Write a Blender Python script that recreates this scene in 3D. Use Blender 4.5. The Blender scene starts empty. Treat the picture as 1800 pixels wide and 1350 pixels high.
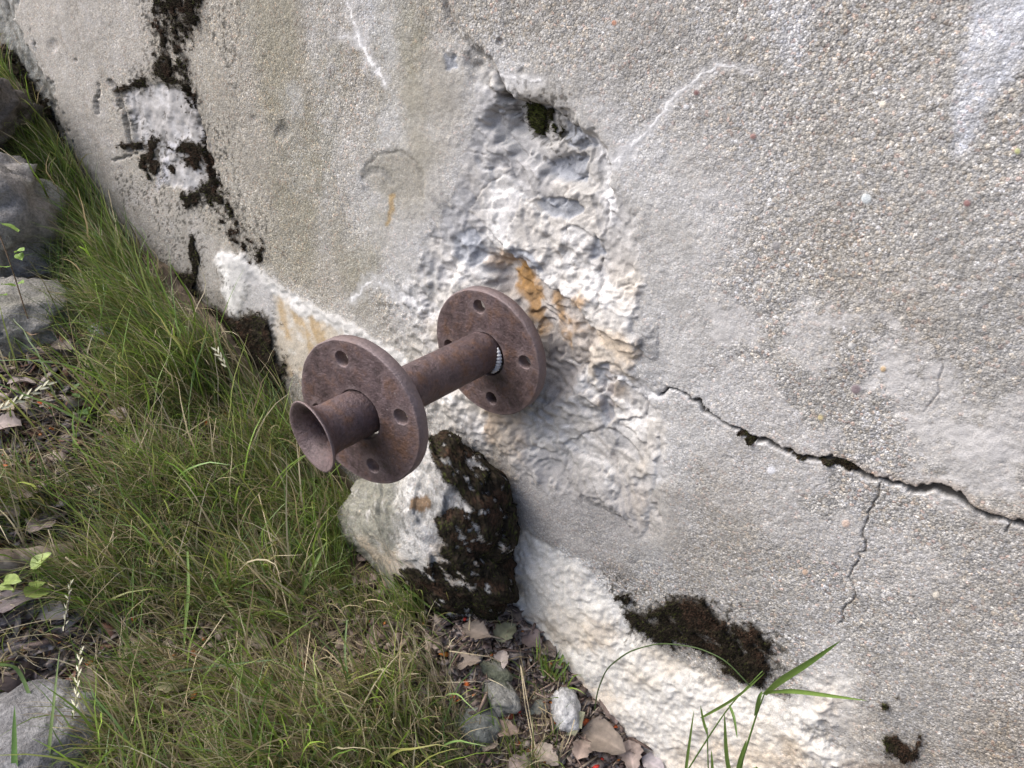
import bpy, bmesh, math, random
import numpy as np
from mathutils import Vector, Matrix
from mathutils.geometry import delaunay_2d_cdt

random.seed(7)
rng = np.random.default_rng(11)
S = bpy.context.scene
COL = S.collection

# ---------------------------------------------------------------- camera
PW, PH, FPX = 1800.0, 1350.0, 1305.25
CM = np.array([[0.776772, 0.630766, -0.004198],
               [0.284588, -0.356343, -0.890086],
               [-0.562932, 0.690226, -0.455773]])      # rows: camera right, down, forward
CAM = np.array([0.551191, -0.619579, 0.379639])
cd = bpy.data.cameras.new("camera")
cam = bpy.data.objects.new("camera", cd)
COL.objects.link(cam)
cam.matrix_world = Matrix([[CM[0][i], -CM[1][i], -CM[2][i], CAM[i]] for i in range(3)] + [[0, 0, 0, 1]])
cd.sensor_width = 36.0
cd.lens = 36.0 * FPX / PW
cd.clip_start, cd.clip_end = 0.02, 400.0
S.camera = cam

# ---------------------------------------------------------------- light
world = bpy.data.worlds.new("World")
S.world = world
world.use_nodes = True
wn = world.node_tree
sky = wn.nodes.new("ShaderNodeTexSky")
sky.sky_type = 'NISHITA'
sky.sun_disc = False
SUN_DIR = Vector((-0.62, -0.55, 0.95)).normalized()
sky.sun_elevation = math.asin(SUN_DIR.z)
sky.sun_rotation = math.atan2(SUN_DIR.x, SUN_DIR.y)
sky.air_density = 0.55
sky.dust_density = 3.0
sky.ozone_density = 0.6
wn.links.new(sky.outputs[0], wn.nodes["Background"].inputs[0])
wn.nodes["Background"].inputs[1].default_value = 0.11
sl = bpy.data.lights.new("sun", 'SUN')
sl.energy = 1.75
sl.angle = math.radians(60)
sl.color = (1.0, 0.985, 0.965)
sun = bpy.data.objects.new("sun", sl)
COL.objects.link(sun)
sun.rotation_euler = (-SUN_DIR).to_track_quat('-Z', 'Y').to_euler()
S.view_settings.view_transform = 'Standard'
S.view_settings.look = 'None'
S.view_settings.gamma = 1.0
S.view_settings.exposure = 1.28
S.render.engine = 'CYCLES'
S.cycles.max_bounces = 6
S.cycles.transparent_max_bounces = 4


# ---------------------------------------------------------------- numpy noise
def _h(ix, iy, seed):
    h = (ix.astype(np.int64) * 374761393 + iy.astype(np.int64) * 668265263 + seed * 974634777) & 0xffffffff
    h = ((h ^ (h >> 13)) * 1274126177) & 0xffffffff
    h = ((h ^ (h >> 16)) * 2246822519) & 0xffffffff
    return ((h ^ (h >> 15)) & 0xffffff).astype(np.float32) / 16777215.0


def vn(x, y, seed=0):
    xi = np.floor(x); yi = np.floor(y)
    fx = (x - xi).astype(np.float32); fy = (y - yi).astype(np.float32)
    fx = fx * fx * (3 - 2 * fx); fy = fy * fy * (3 - 2 * fy)
    a = _h(xi, yi, seed); b = _h(xi + 1, yi, seed); c = _h(xi, yi + 1, seed); d = _h(xi + 1, yi + 1, seed)
    return (a + (b - a) * fx) * (1 - fy) + (c + (d - c) * fx) * fy


def fbm(x, y, sc, octv=4, seed=0, gain=0.5, lac=2.03):
    s = 0; a = 1.0; t = 0; c, sn = 0.8, 0.6
    x = x * sc; y = y * sc
    for k in range(octv):
        s = s + a * (vn(x, y, seed + k * 17) * 2 - 1); t += a
        x, y = (x * c - y * sn) * lac + 13.1, (x * sn + y * c) * lac + 7.7
        a *= gain
    return s / t * 1.6


def fbm3(p, sc, octv=4, seed=0, gain=0.5):
    x, y, z = p[:, 0], p[:, 1], p[:, 2]
    return (fbm(x + 0.37 * z, y + 0.21 * z, sc, octv, seed, gain) + fbm(y - 0.4 * x, z + 0.17 * x, sc, octv, seed + 5, gain)
            + fbm(z + 0.3 * y, x - 0.2 * y, sc, octv, seed + 9, gain)) / 2.1


def facets(x, y, sc, seed=0, tilt=0.5):
    """cellular broken-stone facets: each cell its own height and tilt; returns height and edge distance"""
    x = x * sc; y = y * sc
    xi = np.floor(x); yi = np.floor(y)
    d1 = np.full(x.shape, 9.0, np.float32); d2 = d1.copy(); h = np.zeros_like(d1)
    for dx in (-1, 0, 1):
        for dy in (-1, 0, 1):
            cx = xi + dx; cy = yi + dy
            px = cx + _h(cx, cy, seed); py = cy + _h(cx, cy, seed + 1)
            ex = (x - px); ey = (y - py)
            d = np.sqrt(ex * ex + ey * ey).astype(np.float32)
            hh = (_h(cx, cy, seed + 2) - 0.5) + tilt * (ex * (_h(cx, cy, seed + 3) - .5) + ey * (_h(cx, cy, seed + 4) - .5)) * 2
            m = d < d1
            d2 = np.where(m, d1, np.minimum(d2, d))
            h = np.where(m, hh, h); d1 = np.where(m, d, d1)
    return h, d2 - d1


def sstep(a, b, v):
    t = np.clip((v - a) / (b - a), 0, 1)
    return t * t * (3 - 2 * t)


def lerp(a, b, m):
    return a + (b - a) * m


# ---------------------------------------------------------------- rays
def rays(px, py):
    px = np.asarray(px, float); py = np.asarray(py, float)
    v = np.stack([px - PW / 2, py - PH / 2, np.full(px.shape, FPX)], -1)
    return v @ CM


def Pw(px, py, y=0.03):
    """where the line of sight meets the upright plane at depth y"""
    r = rays(px, py)
    return CAM + r * ((y - CAM[1]) / r[..., 1])[..., None]


BX = [-9, -3, -2, -1.5, -1.27, -1.0, -.8, -.6, -.45, -.33, 0.0, .127, .3, .65, 3, 9]
BZ = [1.6, .75, .5, .33, .23, -.03, -.09, -.19, -.27, -.36, -.425, -.51, -.565, -.62, -.8, -1.2]


def zg(x, y, fine=True):
    x = np.asarray(x, float); y = np.asarray(y, float)
    z = (np.interp(x - .05, BX, BZ) + np.interp(x + .05, BX, BZ) + np.interp(x, BX, BZ)) / 3
    z = z + 0.12 * np.clip(y, -4, 0.1) + fbm(x, y, 4.0, 2, 3) * 0.018
    if fine:
        z = z + fbm(x, y, 22.0, 3, 31) * 0.006
    return z


def A(px, py, h=0.0):
    """point on the line of sight at height h above the ground"""
    r = rays(px, py); sh = r.shape[:-1]
    r = r.reshape(-1, 3); h = np.broadcast_to(np.asarray(h, float), sh).reshape(-1)
    lo = np.full(len(r), 1e-4); out = np.full(len(r), np.nan)
    for s in np.linspace(2e-4, 2.5e-3, 140):
        p = CAM + r * s
        hit = (p[:, 2] < zg(p[:, 0], p[:, 1]) + h) & np.isnan(out)
        out[hit] = s
    out[np.isnan(out)] = 2.5e-3
    hi = out; lo = out - 1.7e-5
    for _ in range(8):
        mid = (lo + hi) / 2; p = CAM + r * mid[:, None]
        b = p[:, 2] < zg(p[:, 0], p[:, 1]) + h
        hi = np.where(b, mid, hi); lo = np.where(b, lo, mid)
    return (CAM + r * hi[:, None]).reshape(sh + (3,))


# ---------------------------------------------------------------- mesh helpers
def mesh_np(name, V, F, mat, colors=None, attrs=None, smooth=True, parent=None):
    """F: (n,3) or (n,4) int array"""
    me = bpy.data.meshes.new(name)
    V = np.ascontiguousarray(V, np.float32); F = np.ascontiguousarray(F, np.int32)
    k = F.shape[1]
    me.vertices.add(len(V)); me.vertices.foreach_set("co", V.ravel())
    me.loops.add(F.size); me.loops.foreach_set("vertex_index", F.ravel())
    me.polygons.add(len(F))
    me.polygons.foreach_set("loop_start", np.arange(0, F.size, k, dtype=np.int32))
    me.polygons.foreach_set("loop_total", np.full(len(F), k, np.int32))
    me.update(calc_edges=True)
    if smooth:
        me.polygons.foreach_set("use_smooth", np.ones(len(F), bool))
    if colors is not None:
        a = me.attributes.new("col", 'FLOAT_COLOR', 'POINT')
        c = np.ones((len(V), 4), np.float32); c[:, :3] = colors
        a.data.foreach_set("color", c.ravel())
    for kx, v in (attrs or {}).items():
        a = me.attributes.new(kx, 'FLOAT', 'POINT')
        a.data.foreach_set("value", np.ascontiguousarray(v, np.float32))
    me.validate()
    if mat: me.materials.append(mat)
    o = bpy.data.objects.new(name, me)
    COL.objects.link(o)
    if parent: o.parent = parent
    return o


def tag(o, label=None, cat=None, group=None, kind=None):
    if label: o['label'] = label
    if cat: o['category'] = cat
    if group: o['group'] = group
    if kind: o['kind'] = kind
    return o


def empty(name, loc):
    o = bpy.data.objects.new(name, None)
    o.empty_display_size = 0.02
    COL.objects.link(o); o.location = loc
    return o


def adopt(ch, root):
    """parent a mesh built in world coordinates under an Empty standing at its base"""
    ch.parent = root
    ch.matrix_parent_inverse = Matrix.Translation(-Vector(root.location))


def grid_faces(n, m, wrap=False):
    i = np.arange((n - 1) * m if wrap else (n - 1) * (m - 1))
    w = m if wrap else m - 1
    r = i // w; c = i % w; c2 = (c + 1) % m
    return np.stack([r * m + c, (r + 1) * m + c, (r + 1) * m + c2, r * m + c2], 1)


# ---------------------------------------------------------------- materials
def mat_new(name):
    m = bpy.data.materials.new(name); m.use_nodes = True
    nt = m.node_tree; b = nt.nodes["Principled BSDF"]
    return m, nt, b


def node(nt, typ, **kw):
    n = nt.nodes.new(typ)
    for k, v in kw.items():
        if k in n.inputs.keys() if isinstance(k, str) else False:
            n.inputs[k].default_value = v
        else:
            setattr(n, k, v)
    return n


def math_n(nt, op, a, b=None, c=None, clamp=False):
    n = nt.nodes.new("ShaderNodeMath"); n.operation = op; n.use_clamp = clamp
    for i, v in enumerate((a, b, c)):
        if v is None: continue
        if isinstance(v, (int, float)): n.inputs[i].default_value = v
        else: nt.links.new(v, n.inputs[i])
    return n.outputs[0]


def mix_c(nt, mode, fac, a, b):
    n = nt.nodes.new("ShaderNodeMix"); n.data_type = 'RGBA'; n.blend_type = mode
    n.clamp_result = False
    for s, v in ((n.inputs[0], fac), (n.inputs[6], a), (n.inputs[7], b)):
        if isinstance(v, (int, float)): s.default_value = v
        elif isinstance(v, tuple): s.default_value = v if len(v) == 4 else v + (1,)
        else: nt.links.new(v, s)
    return n.outputs[2]


def noise_n(nt, vec, sc, det=4, rough=0.55, dist=0.0):
    n = nt.nodes.new("ShaderNodeTexNoise")
    n.inputs["Scale"].default_value = sc; n.inputs["Detail"].default_value = det
    n.inputs["Roughness"].default_value = rough; n.inputs["Distortion"].default_value = dist
    nt.links.new(vec, n.inputs["Vector"])
    return n


def vor_n(nt, vec, sc, feat='F1', rnd=1.0):
    n = nt.nodes.new("ShaderNodeTexVoronoi"); n.feature = feat
    n.inputs["Scale"].default_value = sc; n.inputs["Randomness"].default_value = rnd
    nt.links.new(vec, n.inputs["Vector"])
    return n


def ramp_n(nt, fac, stops, interp='LINEAR'):
    n = nt.nodes.new("ShaderNodeValToRGB"); n.color_ramp.interpolation = interp
    el = n.color_ramp.elements
    while len(el) < len(stops): el.new(0.5)
    for e, (p, c) in zip(el, stops):
        e.position = p; e.color = (c, c, c, 1) if isinstance(c, (int, float)) else tuple(c) + (1,)
    nt.links.new(fac, n.inputs[0])
    return n.outputs[0]


def bump_n(nt, h, strength, dist, normal=None):
    n = nt.nodes.new("ShaderNodeBump")
    n.inputs["Strength"].default_value = strength; n.inputs["Distance"].default_value = dist
    nt.links.new(h, n.inputs["Height"])
    if normal is not None: nt.links.new(normal, n.inputs["Normal"])
    return n.outputs[0]


def attr_n(nt, name):
    n = nt.nodes.new("ShaderNodeAttribute"); n.attribute_name = name
    return n


def concrete_mat(name="concrete", gscale=1.0):
    m, nt, b = mat_new(name)
    co = nt.nodes.new("ShaderNodeTexCoord").outputs["Object"]
    wv = noise_n(nt, co, 120, 2).outputs["Color"]
    col = attr_n(nt, "col").outputs["Color"]
    gr = attr_n(nt, "grain").outputs["Fac"]
    v1 = vor_n(nt, co, 345 * gscale); v2 = vor_n(nt, co, 680 * gscale)
    n1 = noise_n(nt, co, 700, 3, 0.65).outputs["Fac"]
    n2 = noise_n(nt, co, 90, 4, 0.6).outputs["Fac"]
    # grain brightness: random per stone, dark sand matrix between
    sep1 = nt.nodes.new("ShaderNodeSeparateColor"); nt.links.new(v1.outputs["Color"], sep1.inputs[0])
    sep2 = nt.nodes.new("ShaderNodeSeparateColor"); nt.links.new(v2.outputs["Color"], sep2.inputs[0])
    b1 = ramp_n(nt, sep1.outputs[0], [(0, .60), (.25, .84), (.6, 1.0), (.88, 1.14), (.975, 1.45), (1, 1.9)])
    e1 = ramp_n(nt, v1.outputs["Distance"], [(0.0, 1.06), (.42, 1.0), (.75, .72)])
    b2 = ramp_n(nt, sep2.outputs[0], [(0, .5), (.2, .78), (.55, 1.0), (.85, 1.25), (.97, 1.7), (1, 1.9)])
    e2 = ramp_n(nt, v2.outputs["Distance"], [(0.0, 1.1), (.4, 1.0), (.75, .6)])
    k = mix_c(nt, 'MULTIPLY', 1.0, mix_c(nt, 'MULTIPLY', 1.0, b1, e1), mix_c(nt, 'MULTIPLY', 1.0, b2, e2))
    tint = ramp_n(nt, sep1.outputs[1], [(0, (.95, .98, 1.06)), (.4, (1, 1, 1)), (.75, (1.02, 1.0, .96)), (.92, (1.1, .99, .84)), (.975, (1.14, .86, .76)), (1, (.95, .78, .76))])
    k = mix_c(nt, 'MULTIPLY', 1.0, k, tint)
    k = mix_c(nt, 'MIX', math_n(nt, 'MULTIPLY', gr, .82, clamp=True), (1, 1, 1, 1), k)
    fine = ramp_n(nt, n1, [(0.25, .72), (.5, 1.0), (.75, 1.25)])
    k = mix_c(nt, 'MULTIPLY', 0.8, k, fine)
    k = mix_c(nt, 'MULTIPLY', 0.7, k, ramp_n(nt, n2, [(0.25, .86), (.5, 1.0), (.75, 1.1)]))
    out = mix_c(nt, 'MULTIPLY', 1.0, col, k)
    nt.links.new(out, b.inputs["Base Color"])
    b.inputs["Roughness"].default_value = 0.88
    b.inputs["Specular IOR Level"].default_value = 0.3
    h = math_n(nt, 'MULTIPLY', gr, math_n(nt, 'ADD', math_n(nt, 'MULTIPLY', v1.outputs["Distance"], -1.0), math_n(nt, 'MULTIPLY', v2.outputs["Distance"], -.6)))
    h = math_n(nt, 'ADD', h, math_n(nt, 'MULTIPLY', n1, .55))
    h = math_n(nt, 'ADD', h, math_n(nt, 'MULTIPLY', n2, .9))
    nt.links.new(bump_n(nt, h, 0.6, 0.0017), b.inputs["Normal"])
    return m


def rust_mat():
    m, nt, b = mat_new("rusted_iron")
    co = nt.nodes.new("ShaderNodeTexCoord").outputs["Object"]
    a = noise_n(nt, co, 14, 6, .62, .3).outputs["Fac"]
    f = noise_n(nt, co, 260, 5, .7).outputs["Fac"]
    g = noise_n(nt, co, 45, 5, .65).outputs["Fac"]
    base = mix_c(nt, 'MIX', ramp_n(nt, a, [(.3, 0.0), (.7, 1.0)]), (.078, .050, .047), (.150, .108, .108))
    base = mix_c(nt, 'MIX', ramp_n(nt, g, [(.50, 0), (.68, .75)]), base, (.150, .078, .045))
    base = mix_c(nt, 'MIX', ramp_n(nt, g, [(.32, .75), (.46, 0.0)]), base, (.045, .031, .029))
    base = mix_c(nt, 'MULTIPLY', .9, base, ramp_n(nt, f, [(.25, .5), (.5, 1.0), (.8, 1.6)]))
    # pale lime specks and scratches
    sp = vor_n(nt, co, 95).outputs["Distance"]
    spk = math_n(nt, 'MULTIPLY', ramp_n(nt, sp, [(.05, 1.0), (.13, 0.0)]), ramp_n(nt, noise_n(nt, co, 30, 3).outputs["Fac"], [(.56, 0), (.66, .75)]))
    base = mix_c(nt, 'MIX', spk, base, (.34, .29, .27))
    # edge highlight painted into the colour of the worn rims
    geo = nt.nodes.new("ShaderNodeNewGeometry")
    pt = ramp_n(nt, geo.outputs["Pointiness"], [(.51, 0.0), (.56, .7)])
    base = mix_c(nt, 'MIX', pt, base, (.22, .17, .165))
    nt.links.new(base, b.inputs["Base Color"])
    r = ramp_n(nt, g, [(.3, .42), (.7, .66)])
    nt.links.new(r, b.inputs["Roughness"])
    b.inputs["Metallic"].default_value = 0.25
    b.inputs["Specular IOR Level"].default_value = 0.5
    h = math_n(nt, 'ADD', math_n(nt, 'MULTIPLY', f, 1.0), math_n(nt, 'MULTIPLY', g, 1.8))
    nt.links.new(bump_n(nt, h, .8, .0018), b.inputs["Normal"])
    return m


def vcol_mat(name, rough=.8, spec=.3, bsc=400, bd=.0008, var=.35, trans=0.0, vsc=200, sheen=0):
    m, nt, b = mat_new(name)
    co = nt.nodes.new("ShaderNodeTexCoord").outputs["Object"]
    col = attr_n(nt, "col").outputs["Color"]
    n = noise_n(nt, co, vsc, 5, .65).outputs["Fac"]
    c = mix_c(nt, 'MULTIPLY', 1.0, col, ramp_n(nt, n, [(.2, 1 - var), (.5, 1.0), (.8, 1 + var)]))
    nt.links.new(c, b.inputs["Base Color"])
    b.inputs["Roughness"].default_value = rough
    b.inputs["Specular IOR Level"].default_value = spec
    if bd: nt.links.new(bump_n(nt, noise_n(nt, co, bsc, 4, .6).outputs["Fac"], .7, bd), b.inputs["Normal"])
    if trans:
        t = nt.nodes.new("ShaderNodeBsdfTranslucent"); nt.links.new(c, t.inputs[0])
        mx = nt.nodes.new("ShaderNodeMixShader"); mx.inputs[0].default_value = trans
        nt.links.new(b.outputs[0], mx.inputs[1]); nt.links.new(t.outputs[0], mx.inputs[2])
        nt.links.new(mx.outputs[0], nt.nodes["Material Output"].inputs[0])
    return m


M_CONC = concrete_mat()
M_RUST = rust_mat()
M_GRASS = vcol_mat("tall_grass", .4, .5, 300, 0, .15, .45)
M_LEAF = vcol_mat("green_leaf", .5, .4, 300, .0004, .18, .35, 120)
M_DRY = vcol_mat("dry_leaf", .75, .3, 350, .0007, .38, .15, 90)
M_MOSS = vcol_mat("moss", .95, .1, 800, 0, .5, 0, 300)
M_SOIL = vcol_mat("soil", .95, .2, 250, .003, .5, 0, 160)
M_ROCK = vcol_mat("rock", .9, .2, 260, .0045, .6, 0, 190)
M_BITS = vcol_mat("litter_bits", .7, .35, 300, .0005, .3, 0, 250)
M_WOOD = vcol_mat("weathered_wood", .8, .25, 200, .002, .35, 0, 130)

# ================================================================ THE WALL
# a chart of the wall: rows and columns of sight lines on the plane y = 0.03, finest where the photograph looks
STEP = 2.15
cx = np.concatenate([np.linspace(-760, -60, 50, endpoint=False), np.arange(-60, 1870, STEP), np.linspace(1875, 3200, 90)])
cy = np.concatenate([np.linspace(-1500, -60, 60, endpoint=False), np.arange(-60, 1400, STEP), np.linspace(1405, 1750, 25)])
PXg, PYg = np.meshgrid(cx, cy)
PXg = PXg.astype(np.float32); PYg = PYg.astype(np.float32)
Y0 = 0.03
_r = rays(PXg, PYg)
_s = (Y0 - CAM[1]) / np.maximum(_r[..., 1], 160.0)         # far left columns stay at a finite distance
W3 = CAM + _r * _s[..., None]
WX = W3[..., 0].astype(np.float64); WZ = W3[..., 2].astype(np.float64)
wpa = fbm(WX, WZ, 28, 4, 101); wpb = fbm(WX, WZ, 28, 4, 202)      # outline roughness of every feature
wpc = fbm(WX, WZ, 110, 3, 303); wpd = fbm(WX, WZ, 110, 3, 404)


def sl(poly, pad):
    p = np.array(poly, float)
    x0, y0 = p.min(0)[:2] - pad; x1, y1 = p.max(0)[:2] + pad
    i0 = np.searchsorted(cx, x0); i1 = np.searchsorted(cx, x1) + 1
    j0 = np.searchsorted(cy, y0); j1 = np.searchsorted(cy, y1) + 1
    return slice(max(j0, 0), j1), slice(max(i0, 0), i1)


def poly_sd(poly, X, Y):
    P = np.array(poly, float)
    d = np.full(X.shape, 1e9); ins = np.zeros(X.shape, bool)
    for a, b in zip(P, np.roll(P, -1, 0)):
        e = b - a; L = e @ e + 1e-9
        t = np.clip(((X - a[0]) * e[0] + (Y - a[1]) * e[1]) / L, 0, 1)
        d = np.minimum(d, np.hypot(X - a[0] - t * e[0], Y - a[1] - t * e[1]))
        c = ((a[1] > Y) != (b[1] > Y)) & (X < (b[0] - a[0]) * (Y - a[1]) / (b[1] - a[1] + 1e-12) + a[0])
        ins ^= c
    return np.where(ins, d, -d)


def region(poly, soft=6, warp=14, fine=5, raw=False):
    s = sl(poly, soft + warp * 1.5 + 12)
    X = PXg[s] + wpa[s] * warp + wpc[s] * fine; Y = PYg[s] + wpb[s] * warp + wpd[s] * fine
    sd = poly_sd(poly, X, Y)
    out = np.full(PXg.shape, -1e3 if raw else 0, np.float32)
    out[s] = sd if raw else sstep(-soft, soft, sd)
    return out


def line(pts, w=2.0, soft=1.5, warp=4, fine=3):
    """pts: (x, y[, halfwidth]); returns a mask and the signed side distance"""
    P = [(p[0], p[1], p[2] if len(p) > 2 else w) for p in pts]
    mw = max(p[2] for p in P)
    s = sl([(p[0], p[1]) for p in P], mw + soft + 40)
    X = PXg[s] + wpa[s] * warp + wpc[s] * fine; Y = PYg[s] + wpb[s] * warp + wpd[s] * fine
    best = np.full(X.shape, 1e9); side = np.zeros(X.shape)
    for a, b in zip(P[:-1], P[1:]):
        ex, ey = b[0] - a[0], b[1] - a[1]; L = ex * ex + ey * ey + 1e-9
        t = np.clip(((X - a[0]) * ex + (Y - a[1]) * ey) / L, 0, 1)
        dx = X - a[0] - t * ex; dy = Y - a[1] - t * ey
        dd = np.hypot(dx, dy)
        d = dd - (a[2] + (b[2] - a[2]) * t)
        m = d < best
        side = np.where(m, np.sign(ex * dy - ey * dx) * dd, side)
        best = np.where(m, d, best)
    out = np.zeros(PXg.shape, np.float32); out[s] = 1 - sstep(-soft * .3, soft, best)
    sd = np.full(PXg.shape, 1e3, np.float32); sd[s] = side
    return out, sd


def blob(x, y, rx, ry, ang=0, soft=.35, warp=.25):
    R = max(rx, ry) * 1.8
    s = sl([(x - R, y - R), (x + R, y + R)], 4)
    dx = PXg[s] - x; dy = PYg[s] - y; a = math.radians(ang)
    u = (dx * math.cos(a) + dy * math.sin(a)) / rx; v = (-dx * math.sin(a) + dy * math.cos(a)) / ry
    r = np.sqrt(u * u + v * v) + (wpa[s] * .6 + wpc[s] * .5) * warp * 1.6
    out = np.zeros(PXg.shape, np.float32); out[s] = 1 - sstep(1 - soft, 1 + soft, r)
    return out


def C(*c): return np.array(c, np.float32)


def paint(colr, m, c, amt=1.0):
    mm = (m * amt)[..., None]
    return colr * (1 - mm) + c * mm


n_big = fbm(WX, WZ, 3.0, 3, 1); n_mid = fbm(WX, WZ, 11, 4, 2); n_sm = fbm(WX, WZ, 55, 4, 3); n_vs = fbm(WX, WZ, 190, 3, 4)
n_run = fbm(WX, WZ * .18, 16, 4, 5)                     # rain runs, long in height
D = n_big * .004 + n_mid * .0016 + n_sm * .0005 + n_vs * .0004     # depth, + is into the wall
grain = np.clip(.86 + n_mid * .25, 0.3, 1.0) * (1 - .25 * (1 - sstep(100, 900, PXg)))
base = np.ones(PXg.shape + (3,), np.float32) * C(.405, .390, .364)
# left half yellower and finer, right half cooler and coarser
lft = 1 - sstep(500, 1150, PXg)
base = base * lerp(C(1, 1, 1), C(.93, .90, .83), lft[..., None])
base *= (1 + .13 * n_mid + .06 * n_big + .07 * n_sm)[..., None]
base = paint(base, sstep(.0, .9, n_run) * .35, C(.50, .49, .48))
base = paint(base, sstep(.05, .7, fbm(WX, WZ, 7, 4, 8)) * .4, C(.33, .30, .255))
# thin skin of laitance left as smooth pale islands
isl = sstep(.16, .34, fbm(WX, WZ * 1.3, 9, 5, 12)) * (sstep(1120, 1280, PXg))
wgt = np.exp(-(((PXg - 1560) / 260) ** 2 + ((PYg - 680) / 260) ** 2))
isl = np.clip(isl * (.22 + .9 * wgt), 0, 1)
base = paint(base, isl, C(.50, .485, .475), .7); grain -= isl * .55; D -= isl * .0007
for x, y, rx, ry, a in [(1430, 600, 50, 60, 20), (1590, 640, 70, 55, 0), (1630, 700, 90, 60, 30), (1690, 800, 110, 50, 25), (1500, 560, 60, 30, 0), (1300, 560, 50, 40, 0), (1650, 860, 90, 30, 20)]:
    b_ = blob(x, y, rx, ry, a, .35, .5)
    base = paint(base, b_, C(.49, .475, .46), .6); grain -= b_ * .45
# blue white bloom runs
for pts, w, am in [([(1770, -60, 60), (1760, 60, 50), (1700, 180, 26), (1690, 260, 8)], 30, .75), ([(650, -60, 30), (665, 60, 16), (690, 110, 4)], 10, .6),
                   ([(700, -30, 24), (690, 90, 14)], 10, .4), ([(512, 160, 7), (520, 195, 3)], 5, .8), ([(505, 215, 5), (520, 260, 14), (530, 330, 6)], 5, .35),
                   ([(560, -60, 20), (580, 200, 14), (570, 420, 5)], 10, .25), ([(1380, -40, 40), (1390, 100, 10)], 10, .3)]:
    m_, _ = line(pts, w, 26, 10, 6)
    base = paint(base, m_ * (.65 + .35 * sstep(-.4, .4, n_sm)), C(.60, .62, .67), am); grain -= m_ * .3 * am
# greenish grime between runs on the left half
gm = region([(560, -60), (780, -60), (820, 60), (640, 520), (470, 480), (420, 300), (380, -60)], 60, 30, 8) * sstep(-.3, .5, fbm(WX, WZ * .4, 12, 4, 77))
base = paint(base, gm, C(.27, .25, .185), .5)
for pts, w, am in [([(590, 90, 20), (560, 320, 16), (540, 430, 8)], 12, .45), ([(735, -40, 22), (720, 120, 10)], 12, .4), ([(690, 200, 24), (640, 480, 20)], 12, .4), ([(480, -60, 20), (500, 330, 30)], 12, .3)]:
    m_, _ = line(pts, w, 24, 10, 6)
    base = paint(base, m_ * sstep(-.5, .3, n_sm), C(.25, .235, .17), am)

# ---- pale bloom round the broken place
halo = region([(800, 60), (1000, 130), (1200, 230), (1290, 330), (1240, 560), (1260, 700), (1220, 900), (1140, 960), (930, 900), (760, 760), (660, 480), (610, 300), (700, 120)], 70, 30, 10)
base = paint(base, halo * sstep(-.9, .5, n_mid), C(.50, .495, .49), .8); grain -= halo * .45

# ---- the broken place: spalled concrete behind the inner flange
SP = [(838, 110), (880, 158), (960, 185), (1030, 238), (1062, 285), (1078, 330), (1112, 372), (1122, 450), (1114, 560), (1126, 600), (1112, 645),
      (1160, 690), (1168, 760), (1160, 850), (1128, 925), (1060, 900), (985, 880), (940, 860), (905, 800), (850, 770), (780, 720), (742, 540), (742, 470), (775, 395), (800, 330), (820, 270), (832, 190)]
sp = region(SP, 7, 16, 8); spd = region(SP, 7, 16, 8, raw=True)
f1, e1 = facets(WX + wpa * .012, WZ + wpb * .012, 16, 21, .8)
f2, e2 = facets(WX + wpa * .006, WZ * .8 + wpb * .006, 42, 22, .9)
f3, e3 = facets(WX + wpc * .002, WZ + wpd * .002, 110, 23, .9)
dep = sstep(-4, 90, spd)
spS = region(SP, 26, 16, 2)
crumb = fbm(WX, WZ, 26, 6, 44, .6)
rt_ = .12 + .88 * sstep(790, 900, PXg)
tq = fbm(WX + WZ * .5, WZ * 1.2, 11, 4, 50, .42) * 3.0 + 8
terr = np.floor(tq) + sstep(.90, 1.0, tq - np.floor(tq)) - 8
tq2 = fbm(WX - WZ * .4, WZ, 26, 4, 51, .42) * 2.2 + 8
terr2 = np.floor(tq2) + sstep(.88, 1.0, tq2 - np.floor(tq2)) - 8
D += spS * (.003 + .010 * dep) * (.45 + .55 * sstep(760, 900, PXg)) + sp * rt_ * (terr * .0026 + terr2 * .0010) + spS * dep ** .5 * rt_ * (f1 * .0035 + f2 * .0004 * sstep(-.2, .5, n_sm + n_mid) + crumb * .0005)
base = paint(base, sp * (.35 + .65 * spS), C(.485, .46, .425), .92)
grain = grain * (1 - .93 * sp)
blue = sp * sstep(.05, .55, f1 + .5 * n_mid)
base = paint(base, blue, C(.36, .36, .37), .6)
base = paint(base, sp * sstep(.3, 1.4, terr), C(.37, .375, .39), .5)
wht = sp * sstep(.1, .7, fbm(WX, WZ, 20, 5, 41))
base = paint(base, wht, C(.66, .645, .62), .7)
tan = sp * sstep(.15, .8, fbm(WX, WZ, 13, 4, 43)) * sstep(400, 560, PYg)
base = paint(base, tan, C(.47, .39, .29), .5)
base *= (1 + sp * (.12 * n_sm + .14 * n_vs + .10 * crumb))[..., None]
cr = sp * (1 - sstep(.0, .05, e1)) * sstep(-.3, .3, n_sm)
base = paint(base, cr, C(.22, .19, .165), .45); D += cr * .0015
# overhanging edge on the upper right of the hole, step runs down to the right
dv = region([(880, 158), (960, 185), (1035, 240), (1065, 290), (1070, 340), (1010, 330), (930, 300), (880, 260), (840, 220)], 10, 12, 6)
D += dv * .014
D += region([(870, 165), (960, 190), (1010, 240), (940, 262), (885, 235)], 8, 8, 5) * .012
base = paint(base, dv, C(.45, .445, .435), .4)
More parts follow.
